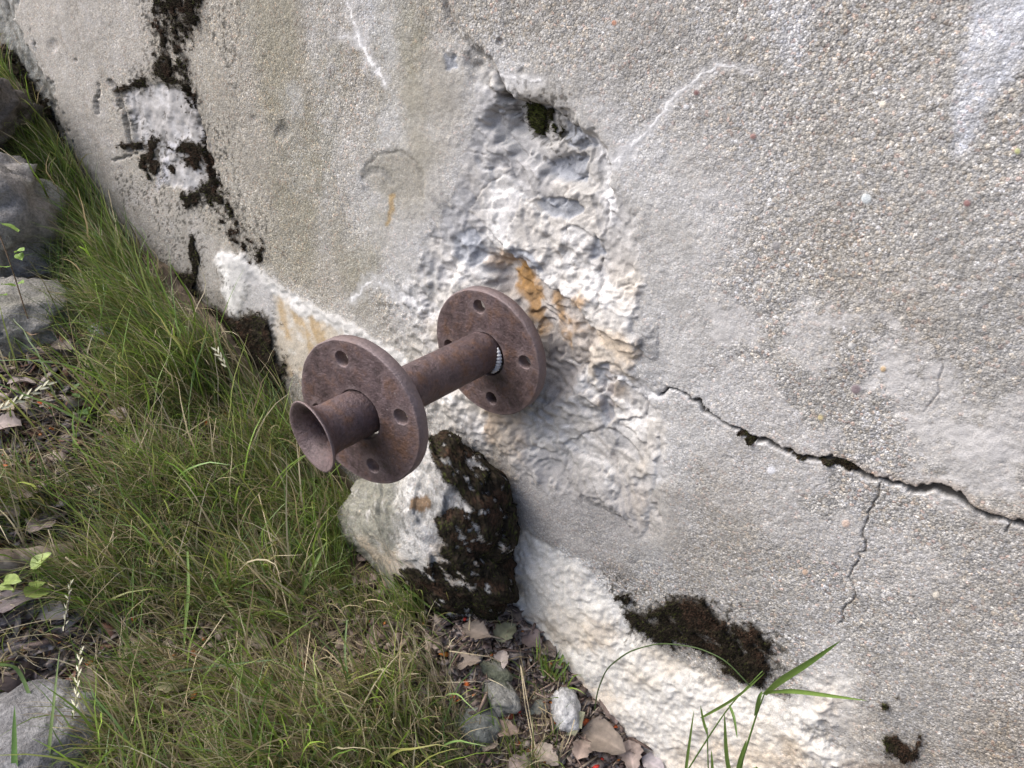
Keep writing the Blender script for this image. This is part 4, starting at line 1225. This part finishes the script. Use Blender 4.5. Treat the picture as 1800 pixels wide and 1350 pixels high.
# sparse sprigs in the litter
add(near_, [(800, 1080), (1000, 1120), (1080, 1300), (1000, 1340), (820, 1300), (790, 1150)], 24, 5, .055, .9, .4, 240, 2.0, .006, .0013)
add(near_, [(980, 1120), (1015, 1120), (1010, 1200), (960, 1210)], 7, 9, .06, .5, .1, 60, 1.6, .006, .0018)
grass_obj("grass", lush, "dense fine green grass along the wall foot and boulder")
grass_obj("grass", mixed, "fine green and straw coloured grass covering the lower left slope")
grass_obj("grass", near_, "sparse grass sprigs between dead leaves beside the lime crust")
# longer loose strands over the turf
strands = []
for poly, n_, L_, hd_ in [([(150, 350), (420, 600), (600, 860), (560, 1060), (300, 1100), (120, 900), (100, 600)], 190, .20, 225), ([(160, 1060), (600, 1060), (800, 1140), (820, 1400), (200, 1420)], 190, .15, 240), ([(0, 560), (160, 560), (160, 1180), (-20, 1180)], 22, .14, 235)]:
    strands.append(tufts(poly, n_, 5, L_, .75, .34, hd_, 1.4, .02, .0021, up=.1, tint=1.25)[0])
grass_obj("grass", strands, "longer loose green and straw strands standing over the turf", 9)
# dead thatch lying in the grass
th_sets = []
for poly, nt_, L_ in [([(240, 640), (560, 700), (600, 960), (780, 1100), (800, 1360), (240, 1380), (140, 900)], 260, .09), ([(0, 560), (160, 600), (160, 1180), (-20, 1180)], 50, .08), ([(780, 1080), (1000, 1130), (1090, 1340), (800, 1350)], 26, .05),
                      ([(100, 400), (240, 460), (420, 640), (240, 640), (90, 560)], 60, .1)]:
    a_, _ = tufts(poly, nt_, 16, L_, .6, 1.0, 235, 2.6, .02, .0010, up=1.05)
    th_sets.append(a_)
grass_obj("dry_grass", th_sets, "straw coloured dead grass lying matted under the green blades", 5, M_DRY)


# ---------------------------------------------------------------- single blades, stalks and plants
def ribbon(pts, w, bend=0.2, n=16, fold=.25, taper0=.6):
    """broad blade along 3D points, keeled cross section"""
    pts = np.array(pts, float); t = np.linspace(0, 1, len(pts)); tt = np.linspace(0, 1, n)
    Pn = np.stack([np.interp(tt, t, pts[:, k]) for k in range(3)], 1)
    for _ in range(4): Pn[1:-1] = (Pn[:-2] + 2 * Pn[1:-1] + Pn[2:]) / 4
    T = np.gradient(Pn, axis=0); T /= np.linalg.norm(T, axis=1, keepdims=True)
    view = np.array([.45, -.75, .5]); view /= np.linalg.norm(view)
    sd = np.cross(T, view); sd /= np.linalg.norm(sd, axis=1, keepdims=True) + 1e-9
    nn = np.cross(sd, T)
    ww = w * np.minimum(1, taper0 + tt * 3 * (1 - taper0)) * (1 - tt ** 3) ** .8
    L_ = Pn - sd * ww[:, None] / 2 + nn * ww[:, None] * fold; R2 = Pn + sd * ww[:, None] / 2 + nn * ww[:, None] * fold
    V = np.stack([L_, Pn, R2], 1).reshape(-1, 3)
    return V, grid_faces(n, 3)


def blade_part(name, pts, w, col, root=None, mat=None, n=16, tipc=None, fold=.25):
    V, F = ribbon(pts, w, n=n, fold=fold)
    c = np.tile(C(*col), (len(V), 1))
    if tipc is not None: c = lerp(c, C(*tipc), np.repeat(np.linspace(0, 1, n) ** 1.5, 3)[:, None])
    mid = np.tile([1, 1.18, 1], n)[:, None]
    o = mesh_np(name, V, F, mat or M_LEAF, c * mid)
    if root: adopt(o, root)
    return o


gA = (.17, .26, .06); gB = (.13, .21, .05)
yb = -.10
rt = empty("grass_plant", tuple(Pw(1290., 1372., yb)))
tag(rt, "tall broad bladed grass plant in front of the white lime crust, bottom right", "grass plant")
q = lambda x, y, d=yb: Pw(float(x), float(y), d)
o = tube("stem", [q(1290, 1385), q(1316, 1300), q(1330, 1255), q(1345, 1216)], [.0010, .0010, .0008, .0006], M_LEAF, lambda V: np.tile(C(*gB), (len(V), 1)), 7, 14, 0); adopt(o, rt)
blade_part("blade", [q(1343, 1220), q(1370, 1195, -.11), q(1420, 1165, -.115), q(1478, 1126, -.12)], .0070, gA, rt, tipc=(.10, .18, .04))
blade_part("blade", [q(1346, 1217), q(1390, 1213, -.11), q(1440, 1220, -.115), q(1525, 1232, -.12)], .0048, gA, rt)
blade_part("blade", [q(1294, 1380), q(1300, 1340), q(1312, 1300)], .0062, gA, rt)
blade_part("blade", [q(1288, 1385), q(1276, 1330, -.11), q(1273, 1252, -.12)], .0045, gA, rt)
blade_part("blade", [q(1295, 1385), q(1330, 1345, -.11), q(1328, 1360, -.12)], .0040, gA, rt)
blade_part("blade", [q(1327, 1258), q(1334, 1225, -.105), q(1340, 1215)], .0040, gB, rt)
rt = empty("grass_plant", tuple(q(1235, 1385, -.09)))
tag(rt, "thin branching grass plant left of the broad bladed one, in front of the lime crust", "grass plant")
o = tube("stem", [q(1180, 1400, -.09), q(1236, 1310, -.09), q(1282, 1240, -.09), q(1340, 1180, -.09)], [.0009, .0009, .0007, .0004], M_LEAF, lambda V: np.tile(C(*gB), (len(V), 1)), 6, 14, 0); adopt(o, rt)
o = tube("stem", [q(1246, 1385, -.09), q(1244, 1330, -.09), q(1243, 1280, -.09)], [.0008, .0007, .0005], M_LEAF, lambda V: np.tile(C(*gB), (len(V), 1)), 6, 10, 0); adopt(o, rt)
blade_part("blade", [q(1232, 1262, -.09), q(1262, 1245, -.09), q(1300, 1222, -.1), q(1345, 1182, -.1)], .0034, gA, rt)
blade_part("blade", [q(1243, 1290, -.09), q(1236, 1268, -.09), q(1231, 1240, -.09)], .0030, gA, rt)
blade_part("blade", [q(1282, 1240, -.09), q(1290, 1260, -.1), q(1296, 1300, -.11)], .0030, gB, rt)
blade_part("blade", [q(1200, 1400, -.1), q(1208, 1330, -.1), q(1220, 1246, -.1)], .0034, gA, rt)
blade_part("blade", [q(1250, 1385, -.09), q(1252, 1350, -.1), q(1250, 1318, -.1)], .0032, gA, rt)
# the thin arching culm over the lime
tag(tube("grass_stalk", [q(1045, 1250, -.06), q(1050, 1215, -.07), q(1066, 1175, -.08), q(1105, 1145, -.09), q(1160, 1130, -.1), q(1225, 1138, -.1), q(1275, 1160, -.1), q(1318, 1206, -.1)], [.0008] * 4 + [.0006] * 4, M_LEAF, lambda V: np.tile(C(.09, .14, .045), (len(V), 1)), 6, 40, 0),
    "thin dark green stalk arching over the white lime crust", "grass stalk")
# sprig beside the lime
rt = empty("grass_plant", tuple(A(965., 1212., 0)))
tag(rt, "small grass tuft with one long upright blade at the left edge of the lime crust", "grass plant")
for pts, w in [([A(968, 1205, 0), A(985, 1165, .02), A(1003, 1120, .045), A(1021, 1069, .08)], .0045), ([A(960, 1208, 0), A(950, 1165, .02), A(947, 1110, .05)], .0030), ([A(966, 1205, 0), A(990, 1180, .02), A(1010, 1150, .03)], .0032),
               ([A(962, 1208, 0), A(972, 1175, .015), A(985, 1140, .03)], .0030), ([A(958, 1208, 0), A(930, 1200, .01), A(890, 1180, .012)], .0028)]:
    blade_part("blade", pts, w, gA, rt, tipc=(.12, .20, .06))

# long green blades over the grass, each its own plant, roots in the turf
LB = [([(330, 970), (333, 1040), (326, 1100), (322, 1165)], .0052, gA, .09, "broad green blade hanging upright in the lower middle of the grass", True),
      ([(30, 1440), (28, 1350), (26, 1240)], .0095, (.11, .20, .05), .09, "broad green blade standing in the bottom left corner", False),
      ([(75, 1440), (90, 1290), (105, 1140)], .0050, (.15, .21, .07), .10, "long narrow blade rising past the corner rock at the bottom left", False),
      ([(-20, 1170), (15, 1166), (35, 1172), (60, 1240), (78, 1290)], .0068, (.14, .21, .07), .08, "folded green blade bending down over the corner rock", False),
      ([(270, 900), (310, 950), (360, 1015), (420, 1085)], .0040, (.07, .14, .03), .08, "dark green blade slanting down to the right across the lower grass", False),
      ([(370, 1010), (395, 1060), (440, 1110), (500, 1160)], .0038, gA, .07, "green blade running down to the right from the hanging blade", False),
      ([(235, 1205), (300, 1180), (400, 1168), (500, 1158)], .0034, (.14, .20, .09), .07, "long pale green blade lying almost level across the lower grass", False),
      ([(530, 1000), (545, 985), (560, 950), (575, 935), (482, 948)], .0040, gA, .05, "bent green blade with a level tip left of the boulder", False),
      ([(520, 1070), (545, 1010), (575, 950)], .0075, gA, .06, "group of broad green blades left of the boulder foot, tallest one", False),
      ([(820, 990), (800, 1005), (760, 1030), (735, 1060)], .0030, gA, .05, "green blade leaning up against the moss of the boulder", False),
      ([(690, 1005), (720, 1040), (760, 1070), (800, 1100)], .0034, gA, .04, "green blade crossing the foot of the boulder", False),
      ([(815, 1045), (795, 1065), (780, 1090)], .0028, gA, .03, "short upright green blade in front of the black moss", False),
      ([(265, 455), (300, 540), (345, 620), (385, 680)], .0034, (.13, .20, .03), .14, "long yellow green stalk hanging over the tall grass near the wall foot", False),
      ([(300, 465), (335, 520), (345, 560), (330, 610)], .0034, (.13, .20, .03), .13, "curved green blade in front of the black moss at the wall foot", False),
      ([(260, 440), (262, 480), (266, 510)], .0060, gA, .13, "short broad green blade against the dark foot of the wall", False),
      ([(610, 1090), (605, 1150), (615, 1210), (640, 1290)], .0034, (.12, .19, .06), .05, "curved green blade at the lower middle beside the straw stalks", False)]
for pts, w, c_, h, lab, _f in LB:
    n_ = len(pts); hs = [h * (1 - i / (n_ - 1)) + .01 for i in range(n_)]
    if pts[0][1] > pts[-1][1]: hs = hs[::-1]
    o = blade_part("tall_grass", [A(float(x), float(y), hh) for (x, y), hh in zip(pts, hs)], w, c_)
    tag(o, lab, "grass blade", "single broad grass blades")

# straw stalks, jointed
ST = [([(260, 755), (235, 810), (218, 818), (300, 900)], "bright straw stalk snapped into an angle above the middle grass", .0010),
      ([(370, 733), (330, 760), (290, 788), (195, 840)], "pale straw stalk slanting down to the left across the middle grass", .0009),
      ([(455, 870), (478, 960), (510, 1095), (500, 1160), (490, 1240)], "long whitish straw stalk with a joint in the lower grass left of the boulder", .0009),
      ([(395, 1080), (345, 1155), (322, 1245), (190, 1360)], "long straw stalk running from the middle to the bottom left edge", .0008),
      ([(545, 1110), (530, 1230), (512, 1300), (510, 1360)], "upright straw stalk at the bottom, right of the jointed white one", .0007),
      ([(915, 1170), (923, 1240), (935, 1300), (933, 1360)], "upright straw stalk in front of the white stone", .0008),
      ([(916, 1172), (930, 1250), (942, 1320), (941, 1360)], "straw stalk close right of the one before the white stone", .0007),
      ([(200, 935), (170, 1010), (155, 1080)], "short leaning straw stalk beside the leafy stem at lower left", .0008),
      ([(85, 932), (100, 975), (113, 1025)], "greyish straw stalk in front of the branch at the left edge", .0009),
      ([(115, 980), (170, 1020), (215, 1060)], "yellowish cut stalk with a white end beside the branch", .0011),
      ([(200, 270), (185, 310), (230, 520), (285, 650)], "long stalk bending over the tall grass on the left", .0008),
      ([(30, 170), (90, 240), (165, 390), (250, 520)], "thin green yellow stalk along the wall foot at upper left", .0008),
      ([(0, 450 - 290), (60, 230), (140, 330), (215, 440)], "second thin stalk parallel to the wall foot at upper left", .0007),
      ([(380, 735), (372, 790), (358, 830), (360, 860)], "short pale stalk below the slanting straw in the middle", .0007),
      ([(150, 625), (215, 662), (280, 690), (330, 700), (400, 720)], "orange green stalk lying level across the middle grass", .0008),
      ([(190, 700), (172, 725), (172, 760)], "small bent pale stalk by the three leaved seedling", .0007),
      ([(790, 1145), (860, 1155), (930, 1190)], "pale straw lying over the dead leaves", .0007),
      ([(790, 1065), (840, 1058), (880, 1062), (735, 1110)], "curved reddish straw above the dead leaves at the boulder foot", .0006),
      ([(985, 1330), (1000, 1300), (1010, 1265)], "short straw standing right of the white stone", .0006)]
for pts, lab, r in ST:
    n_ = len(pts)
    hs = np.linspace(.075, .012, n_) if pts[0][1] < pts[-1][1] else np.linspace(.012, .075, n_)
    if pts[0][0] > 760: hs = hs * .5
    P_ = [A(float(x), float(y), hh) for (x, y), hh in zip(pts, hs)]
    green = 'green' in lab
    cc = C(.24, .27, .09) if green else C(.56, .47, .31)
    tt = np.linspace(0, 1, n_); Pn = np.array(P_)
    o = tube("straw", Pn, [r] * n_, M_DRY, lambda V: np.tile(cc, (len(V), 1)) * (1 + .2 * fbm3(V, 40, 2, 3))[:, None], 6, None, 0)
    tag(o, lab, "stalk", "single straw stalks in the grass")


# ---------------------------------------------------------------- leaves
def leaf_mesh(Lg, Wd, curl=.3, fold=.15, lobes=0., seed=0, nu=15, nv=9, point=1.6):
    r = np.random.default_rng(seed)
    u = np.linspace(0, 1, nu); v = np.linspace(-1, 1, nv)
    U, V_ = np.meshgrid(u, v, indexing='ij')
    half = Wd / 2 * np.sin(np.pi * U ** .75) ** .8 * (1 - .0 * U)
    half = half * (1 + (lobes * np.sin(U * 19 + r.uniform(0, 6)) + (r.normal(0, .10, (nu, 1)) if lobes > .05 else 0)) * np.abs(V_) ** 2) + Wd * .012
    X = U * Lg; Y = V_ * half
    Z = curl * Lg * (.25 * np.sin(np.pi * U * r.uniform(.8, 1.2)) + .22 * (U - .5) ** 2) + np.abs(V_) * half * fold * 2 + .035 * Lg * np.sin(U * 8 + r.uniform(0, 6)) * V_ + r.normal(0, .008 * Lg, U.shape)
    P = np.stack([X - Lg / 2, Y, Z], -1).reshape(-1, 3)
    return P, grid_faces(nu, nv), U.ravel(), V_.ravel()


def leaf(name, px, py, h, Lg, Wd, yaw, pitch, roll, col, label, cat, group=None, mat=None, seed=0, curl=.3, lobes=.08, fold=.15, root=None, pt=None, vein=1.3):
    P, F, U, V_ = leaf_mesh(Lg, Wd, curl, fold, lobes, seed)
    R3 = np.array((Matrix.Rotation(math.radians(yaw), 3, 'Z') @ Matrix.Rotation(math.radians(pitch), 3, 'Y') @ Matrix.Rotation(math.radians(roll), 3, 'X')))
    P = P @ R3.T
    c = C(*col)[None] * (1 + .25 * fbm3(P * 1.0 + seed, 45, 3, seed) + .22 * fbm3(P + seed, 160, 3, seed))[:, None]
    mid = np.exp(-(V_ / .12) ** 2)[:, None]; rib = (.5 + .5 * np.cos(U * 36 - np.abs(V_) * 7))[:, None] ** 4
    if cat: c = c * (1 - .25 * np.abs(V_)[:, None] ** 4)
    c = c * (1 + (vein - 1) * (mid + .35 * rib))
    ctr = A(float(px), float(py), h) if pt is None else pt
    o = mesh_np(name, P, F, mat or M_DRY, np.clip(c, .01, .85))
    if root is None:
        o.location = tuple(ctr)
        m = P[:, 2].min()
    else:
        o.parent = root; o.location = tuple(np.array(ctr) - np.array(root.location))
    if label: tag(o, label, cat, group)
    return o


GD = "dead leaves on the ground"
BRN, MAU, GRN, TAN_ = (.23, .175, .135), (.225, .185, .15), (.16, .165, .11), (.33, .27, .19)
for i, (x, y, L_, W_, yw, pi_, ro, c_, lab) in enumerate([
    (838, 1112, .040, .024, 20, 8, 10, MAU, "pale mauve brown dead leaf left of the green grey one, below the boulder"),
    (890, 1112, .034, .026, 80, -12, 8, GRN, "dull green grey dead leaf folded in the middle of the litter"),
    (905, 1080, .034, .022, -40, -10, -8, MAU, "light grey brown leaf touching the lime crust, highest of the litter"),
    (935, 1125, .030, .026, 10, 15, 10, (.22, .17, .155), "dark round brown leaf right of the green grey one"),
    (965, 1142, .028, .020, -20, 5, 12, MAU, "ragged mauve leaf near the lime crust above the white stone"),
    (882, 1165, .032, .020, -60, 20, 15, (.36, .31, .28), "curled pale leaf just above the flat mossy stone"),
    (818, 1165, .042, .022, 30, -15, 8, MAU, "long grey brown leaf left of the curled pale one"),
    (757, 1158, .022, .015, 80, 60, 0, TAN_, "small upright tan leaf at the edge of the grass"),
    (1008, 1270, .038, .028, 60, -35, 15, (.25, .25, .17), "grey green leaf leaning on the white stone"),
    (1072, 1245, .040, .028, -30, 30, -10, (.27, .21, .185), "large brown leaf leaning against the lime crust at the bottom"),
    (1060, 1305, .058, .040, 10, 0, 8, MAU, "large flat mauve brown leaf at the bottom beside the lime crust"),
    (1110, 1330, .040, .026, -50, 10, 12, (.30, .24, .21), "brown leaf at the bottom edge right of the large flat one"),
    (1148, 1345, .030, .022, 10, 10, 5, (.38, .34, .34), "pale grey leaf at the bottom edge touching the lime crust"),
    (890, 1285, .030, .020, 40, 10, 10, (.34, .25, .20), "reddish tan leaf between the stones at the bottom"),
    (960, 1330, .036, .024, 0, 0, 10, (.36, .30, .25), "tan leaf at the bottom edge below the white stone"),
    (862, 1310, .026, .018, 100, 10, -10, MAU, "small mauve leaf right of the grey green stone"),
    (75, 555, .026, .024, 60, 40, 10, MAU, "round mauve leaf standing below the grey rock on the left"),
    (60, 590, .044, .022, 150, 20, 10, (.42, .30, .20), "curled orange tan leaf in the litter on the left"),
    (110, 610, .034, .026, 30, 10, 10, MAU, "broad mauve leaf right of the orange tan one on the left"),
    (38, 675, .034, .030, 70, 15, -10, (.36, .30, .28), "pale brown leaf at the left below the orange tan one"),
    (12, 748, .040, .032, 40, 5, 10, (.34, .28, .255), "broad brown leaf at the left edge above the twig"),
    (12, 715, .030, .022, 10, 5, 10, TAN_, "tan leaf at the left edge touching the broad brown one"),
    (75, 925, .040, .030, 120, 10, 8, (.28, .22, .205), "dark mauve leaf above the branch at the left"),
    (15, 900, .036, .026, 20, 10, 8, MAU, "grey mauve leaf at the left edge above the branch"),
    (95, 1080, .036, .028, 30, 5, 8, (.36, .33, .32), "pale grey leaf behind the stem at the lower left"),
    (15, 1065, .050, .036, 60, 0, 5, (.24, .20, .20), "large dark curled leaf at the left edge below the branch"),
    (495, 1010, .038, .026, 80, 10, 10, MAU, "mauve leaf lying in the gap of the grass left of the boulder"),
    (428, 1010, .036, .028, 20, 15, 10, (.30, .27, .25), "grey brown leaf in the grass gap, left of the mauve one"),
    (455, 1130, .030, .020, 10, 10, 10, MAU, "mauve leaf in the lower grass below the gap"),
    (298, 1210, .036, .014, 60, 30, 20, (.40, .36, .22), "narrow pale leaf in the lower left grass"),
    (520, 1325, .036, .024, 20, 10, 10, (.40, .29, .21), "orange brown leaf at the bottom edge in the grass"),
    (160, 1205, .044, .020, -20, 40, 0, (.15, .12, .09), "dark brown leaf above the corner rock"),
    (210, 730, .036, .020, 10, 10, 10, (.33, .27, .24), "brown leaf in the litter right of the three leaved seedling"),
    (245, 780, .034, .020, 40, 10, 10, (.20, .15, .12), "dark brown leaf below the bright snapped stalk"),
    (45, 870, .040, .026, 80, 10, 10, (.30, .24, .21), "brown leaf at the left below the thin twig"),
    (525, 835, .026, .014, 40, 20, 10, (.36, .24, .15), "small orange brown leaf in the grass below the flared pipe end"),
    (522, 930, .022, .018, 10, 30, 10, (.36, .20, .13), "small reddish leaf in the grass left of the boulder"),
    (1022, 1318, .034, .022, 110, 8, 8, (.31, .24, .2), "brown leaf left of the large flat mauve one at the bottom"),
    (915, 1345, .030, .022, 60, 5, 8, (.30, .24, .21), "dull brown leaf at the bottom edge left of the tan one")]):
    leaf("dead_leaf", x, y, .016 if x > 760 else .02, L_ * 1.12, W_ * 1.15, yw, pi_, ro, c_, lab, "leaf", GD, seed=i + 3, curl=.35 if i % 3 else .15, lobes=.10)

# seedlings with pale green leaves
def seedling(label, stem_pts, lvs, rstem=.0011, scol=(.16, .11, .07), lcol=(.26, .40, .09)):
    S_ = [A(float(x), float(y), h) for x, y, h in stem_pts]
    r_ = empty("seedling", tuple(S_[0])); tag(r_, label, "seedling")
    adopt(tube("stem", S_, [rstem] * len(S_), M_WOOD, lambda V: np.tile(C(*scol), (len(V), 1)), 7, 20, .1), r_)
    for k, (x, y, h, L_, W_, yw, pi_, ro) in enumerate(lvs):
        leaf("leaf", x, y, h, L_, W_, yw, pi_, ro, np.array(lcol) * random.uniform(.85, 1.15), None, None, mat=M_LEAF, seed=40 + k, curl=.12, lobes=.02, fold=.12, root=r_, vein=1.12)


seedling("leafy seedling with pale green leaves on a thin brown stem at the upper left edge",
         [(75, 625, 0), (48, 560, .05), (30, 500, .09), (10, 440, .14), (-15, 380, .18)],
         [(16, 400, .17, .036, .018, 200, -20, 20), (36, 441, .15, .026, .015, 10, -15, 15), (35, 452, .14, .026, .014, -10, 10, 15), (14, 502, .10, .022, .020, 220, -10, 20), (6, 470, .12, .02, .018, 180, 10, 20), (38, 497, .10, .012, .010, 10, 0, 20), (2, 520, .09, .02, .015, 200, 10, 15)])
seedling("seedling with three large pale yellow green leaves beside the branch at the left edge",
         [(58, 1110, 0), (62, 1060, .03), (60, 1010, .06), (40, 1000, .07)],
         [(72, 986, .07, .030, .021, 75, -25, 10), (22, 1021, .07, .042, .017, 15, -20, 25), (10, 1034, .06, .035, .010, 15, -10, 15), (66, 1044, .06, .036, .030, 110, 30, 10), (64, 1028, .065, .020, .018, 170, 10, 20)], .0008, (.12, .14, .05), (.36, .46, .14))
seedling("tiny three leaved green seedling in the grass at the left",
         [(142, 790, 0), (138, 740, .015), (138, 700, .03)],
         [(134, 680, .035, .017, .012, 90, -20, 5), (150, 689, .032, .016, .012, 30, -10, 5), (133, 696, .03, .017, .010, 190, -10, 5), (144, 726, .02, .020, .015, 200, -10, 10), (154, 719, .02, .014, .008, 20, -10, 5)], .0006, (.12, .16, .06), (.16, .27, .09))
# dried flower stem
o = tube("withered_plant", [A(128., 1230., 0), A(140., 1150., .04), A(146., 1085., .07), A(112., 1112., .085), A(124., 1040., .12)], [.0014, .0012, .001, .0008, .0006], M_WOOD, lambda V: np.tile(C(.07, .055, .05), (len(V), 1)), 7, None, 0)
tag(o, "dark forked dead stem between the pale leaved seedling and the grass", "stem")


def seedhead(pts, n, label, size=.008):
    P_ = np.array([A(float(x), float(y), h) for x, y, h in pts]); r_ = empty("seed_head", tuple(P_[0])); tag(r_, label, "seed head")
    adopt(tube("stem", P_, [.0005] * len(P_), M_DRY, lambda V: np.tile(C(.45, .42, .25), (len(V), 1)), 5, 16, 0), r_)
    t = np.linspace(0, 1, len(P_))
    Vs, Fs, k = [], [], 0
    ax = P_[-1] - P_[0]; ax /= np.linalg.norm(ax)
    for i in range(n):
        u_ = i / n; c0 = np.array([np.interp(u_, t, P_[:, j]) for j in range(3)]); s_ = 1 if i % 2 else -1
        side = np.cross(ax, [.45, -.75, .5]) * s_
        d = ax * .85 + side * .45 + rng.normal(0, .1, 3); d /= np.linalg.norm(d)
        V_, F_ = ribbon([c0, c0 + d * size * .5, c0 + d * size], size * .28, n=5)
        Vs.append(V_); Fs.append(F_ + k); k += len(V_)
    V_ = np.concatenate(Vs)
    adopt(mesh_np("spikelet", V_, np.concatenate(Fs), M_DRY, np.tile(C(.62, .60, .44), (len(V_), 1))), r_)


seedhead([(-5, 722, .05), (40, 700, .06), (90, 672, .07)], 14, "pale grass seed head lying towards the left edge", .014)
seedhead([(398, 645, .09), (388, 628, .095), (378, 612, .10)], 7, "white drooping seed head in front of the black moss at the wall foot", .012)
seedhead([(130, 1260, .05), (136, 1200, .06), (142, 1140, .07)], 12, "pale upright seed head right of the corner rock", .010)
seedhead([(112, 1110, .05), (118, 1060, .06), (125, 1020, .07)], 10, "pale seed head beside the dead forked stem", .008)


# ================================================================ LITTER (nobody could count it)
def bits(name, poly, n, size, cols, label, flat=.35, lift=.002, elong=1.0, seed=1):
    c = in_poly_pts(poly, n); G = A(c[:, 0], c[:, 1], 0); G[:, 1] = np.minimum(G[:, 1], .02)
    G[:, 2] += lift + rng.random(n) * .004
    base_ = np.array([[1, 0, 0], [-1, 0, 0], [0, 1, 0], [0, -1, 0], [0, 0, 1], [0, 0, -1], [.7, .7, .2], [-.7, .7, -.2], [.7, -.7, -.1], [-.7, -.7, .2]], float)
    bmf = [(0, 6, 4), (6, 2, 4), (2, 7, 4), (7, 1, 4), (1, 9, 4), (9, 3, 4), (3, 8, 4), (8, 0, 4), (6, 0, 5), (2, 6, 5), (7, 2, 5), (1, 7, 5), (9, 1, 5), (3, 9, 5), (8, 3, 5), (0, 8, 5)]
    sc = size * rng.lognormal(0, .35, (n, 1, 1)) * np.array([elong, 1, flat]) * rng.uniform(.75, 1.25, (n, 10, 3))
    a = rng.uniform(0, 2 * np.pi, n); b = rng.normal(0, .5, n)
    ca, sa, cb, sb = np.cos(a), np.sin(a), np.cos(b), np.sin(b)
    R_ = np.stack([np.stack([ca * cb, -sa, ca * sb], 1), np.stack([sa * cb, ca, sa * sb], 1), np.stack([-sb, 0 * a, cb], 1)], 1)
    V = np.einsum('nij,nkj->nki', R_, base_[None] * sc) + G[:, None]
    F = (np.arange(n)[:, None, None] * 10 + np.array(bmf)[None]).reshape(-1, 3)
    cc = np.array(cols)[rng.integers(0, len(cols), n)] * rng.uniform(.75, 1.25, (n, 1))
    o = mesh_np(name, V.reshape(-1, 3), F, M_BITS, np.repeat(np.clip(cc, .01, .8), 10, 0), smooth=False)
    return tag(o, label, "litter", kind="stuff")


LIT = [(760, 1070), (900, 1040), (1010, 1110), (1020, 1210), (1180, 1370), (800, 1380), (780, 1200)]
LFT = [(-60, 540), (170, 560), (160, 850), (240, 1100), (130, 1240), (-60, 1200)]
ALLG = [(-60, 560), (420, 640), (600, 860), (760, 1080), (1000, 1120), (1180, 1380), (-60, 1400)]
bits("gravel", LIT, 700, .0018, [(.33, .29, .26), (.45, .42, .38), (.2, .17, .15), (.6, .57, .5)], "fine gravel and grit between the dead leaves beside the lime crust", .7)
bits("bud_scales", LIT, 46, .0036, [(.62, .14, .03), (.55, .20, .04), (.70, .24, .05), (.5, .04, .03)], "orange and red bud scales scattered on the litter beside the lime crust", .22, .006, 1.5)
bits("bud_scales", ALLG, 110, .0036, [(.52, .12, .04), (.5, .18, .05), (.4, .10, .05)], "orange red bud scales scattered through the grass", .22, .008, 1.5)
bits("leaf_litter", LIT, 2200, .0040, [(.24, .18, .15), (.30, .25, .22), (.15, .11, .09), (.36, .30, .26), (.20, .14, .12)], "crumbled brown leaf litter beside the lime crust", .05, .003, 1.6)
bits("leaf_litter", LFT, 1900, .0075, [(.26, .20, .175), (.32, .27, .245), (.15, .11, .095), (.38, .32, .28), (.24, .13, .09)], "crumbled brown leaf litter at the left edge", .05, .003, 1.6)
bits("leaf_litter", ALLG, 2600, .0055, [(.24, .18, .15), (.30, .24, .20), (.14, .10, .08)], "crumbled brown leaf litter showing between the grass tufts", .05, .003, 1.6)
bits("twig_bits", LIT, 380, .0010, [(.16, .11, .09), (.30, .22, .17), (.42, .34, .25)], "broken needles and twig bits on the litter beside the lime crust", .7, .006, 16)
bits("twig_bits", LFT, 160, .0011, [(.10, .07, .06), (.30, .22, .17)], "broken needles and twig bits at the left edge", .7, .006, 13)
for x, y, lab in [(932, 1158, "white pebble in the litter, right of the curled pale leaf"), (927, 1182, "yellowish white pebble above the white stone"), (895, 1052, "orange tan pebble at the top of the litter under the boulder moss"), (985, 1145, "small white pebble touching the lime crust above the tuft")]:
    rock("pebble", x, y, .003, (.0045, .0035, .003), (.2, .1, x % 3), (.62, .60, .52) if 'white' in lab else (.45, .27, .10), lab, "pebble", int(x), .1, 3)
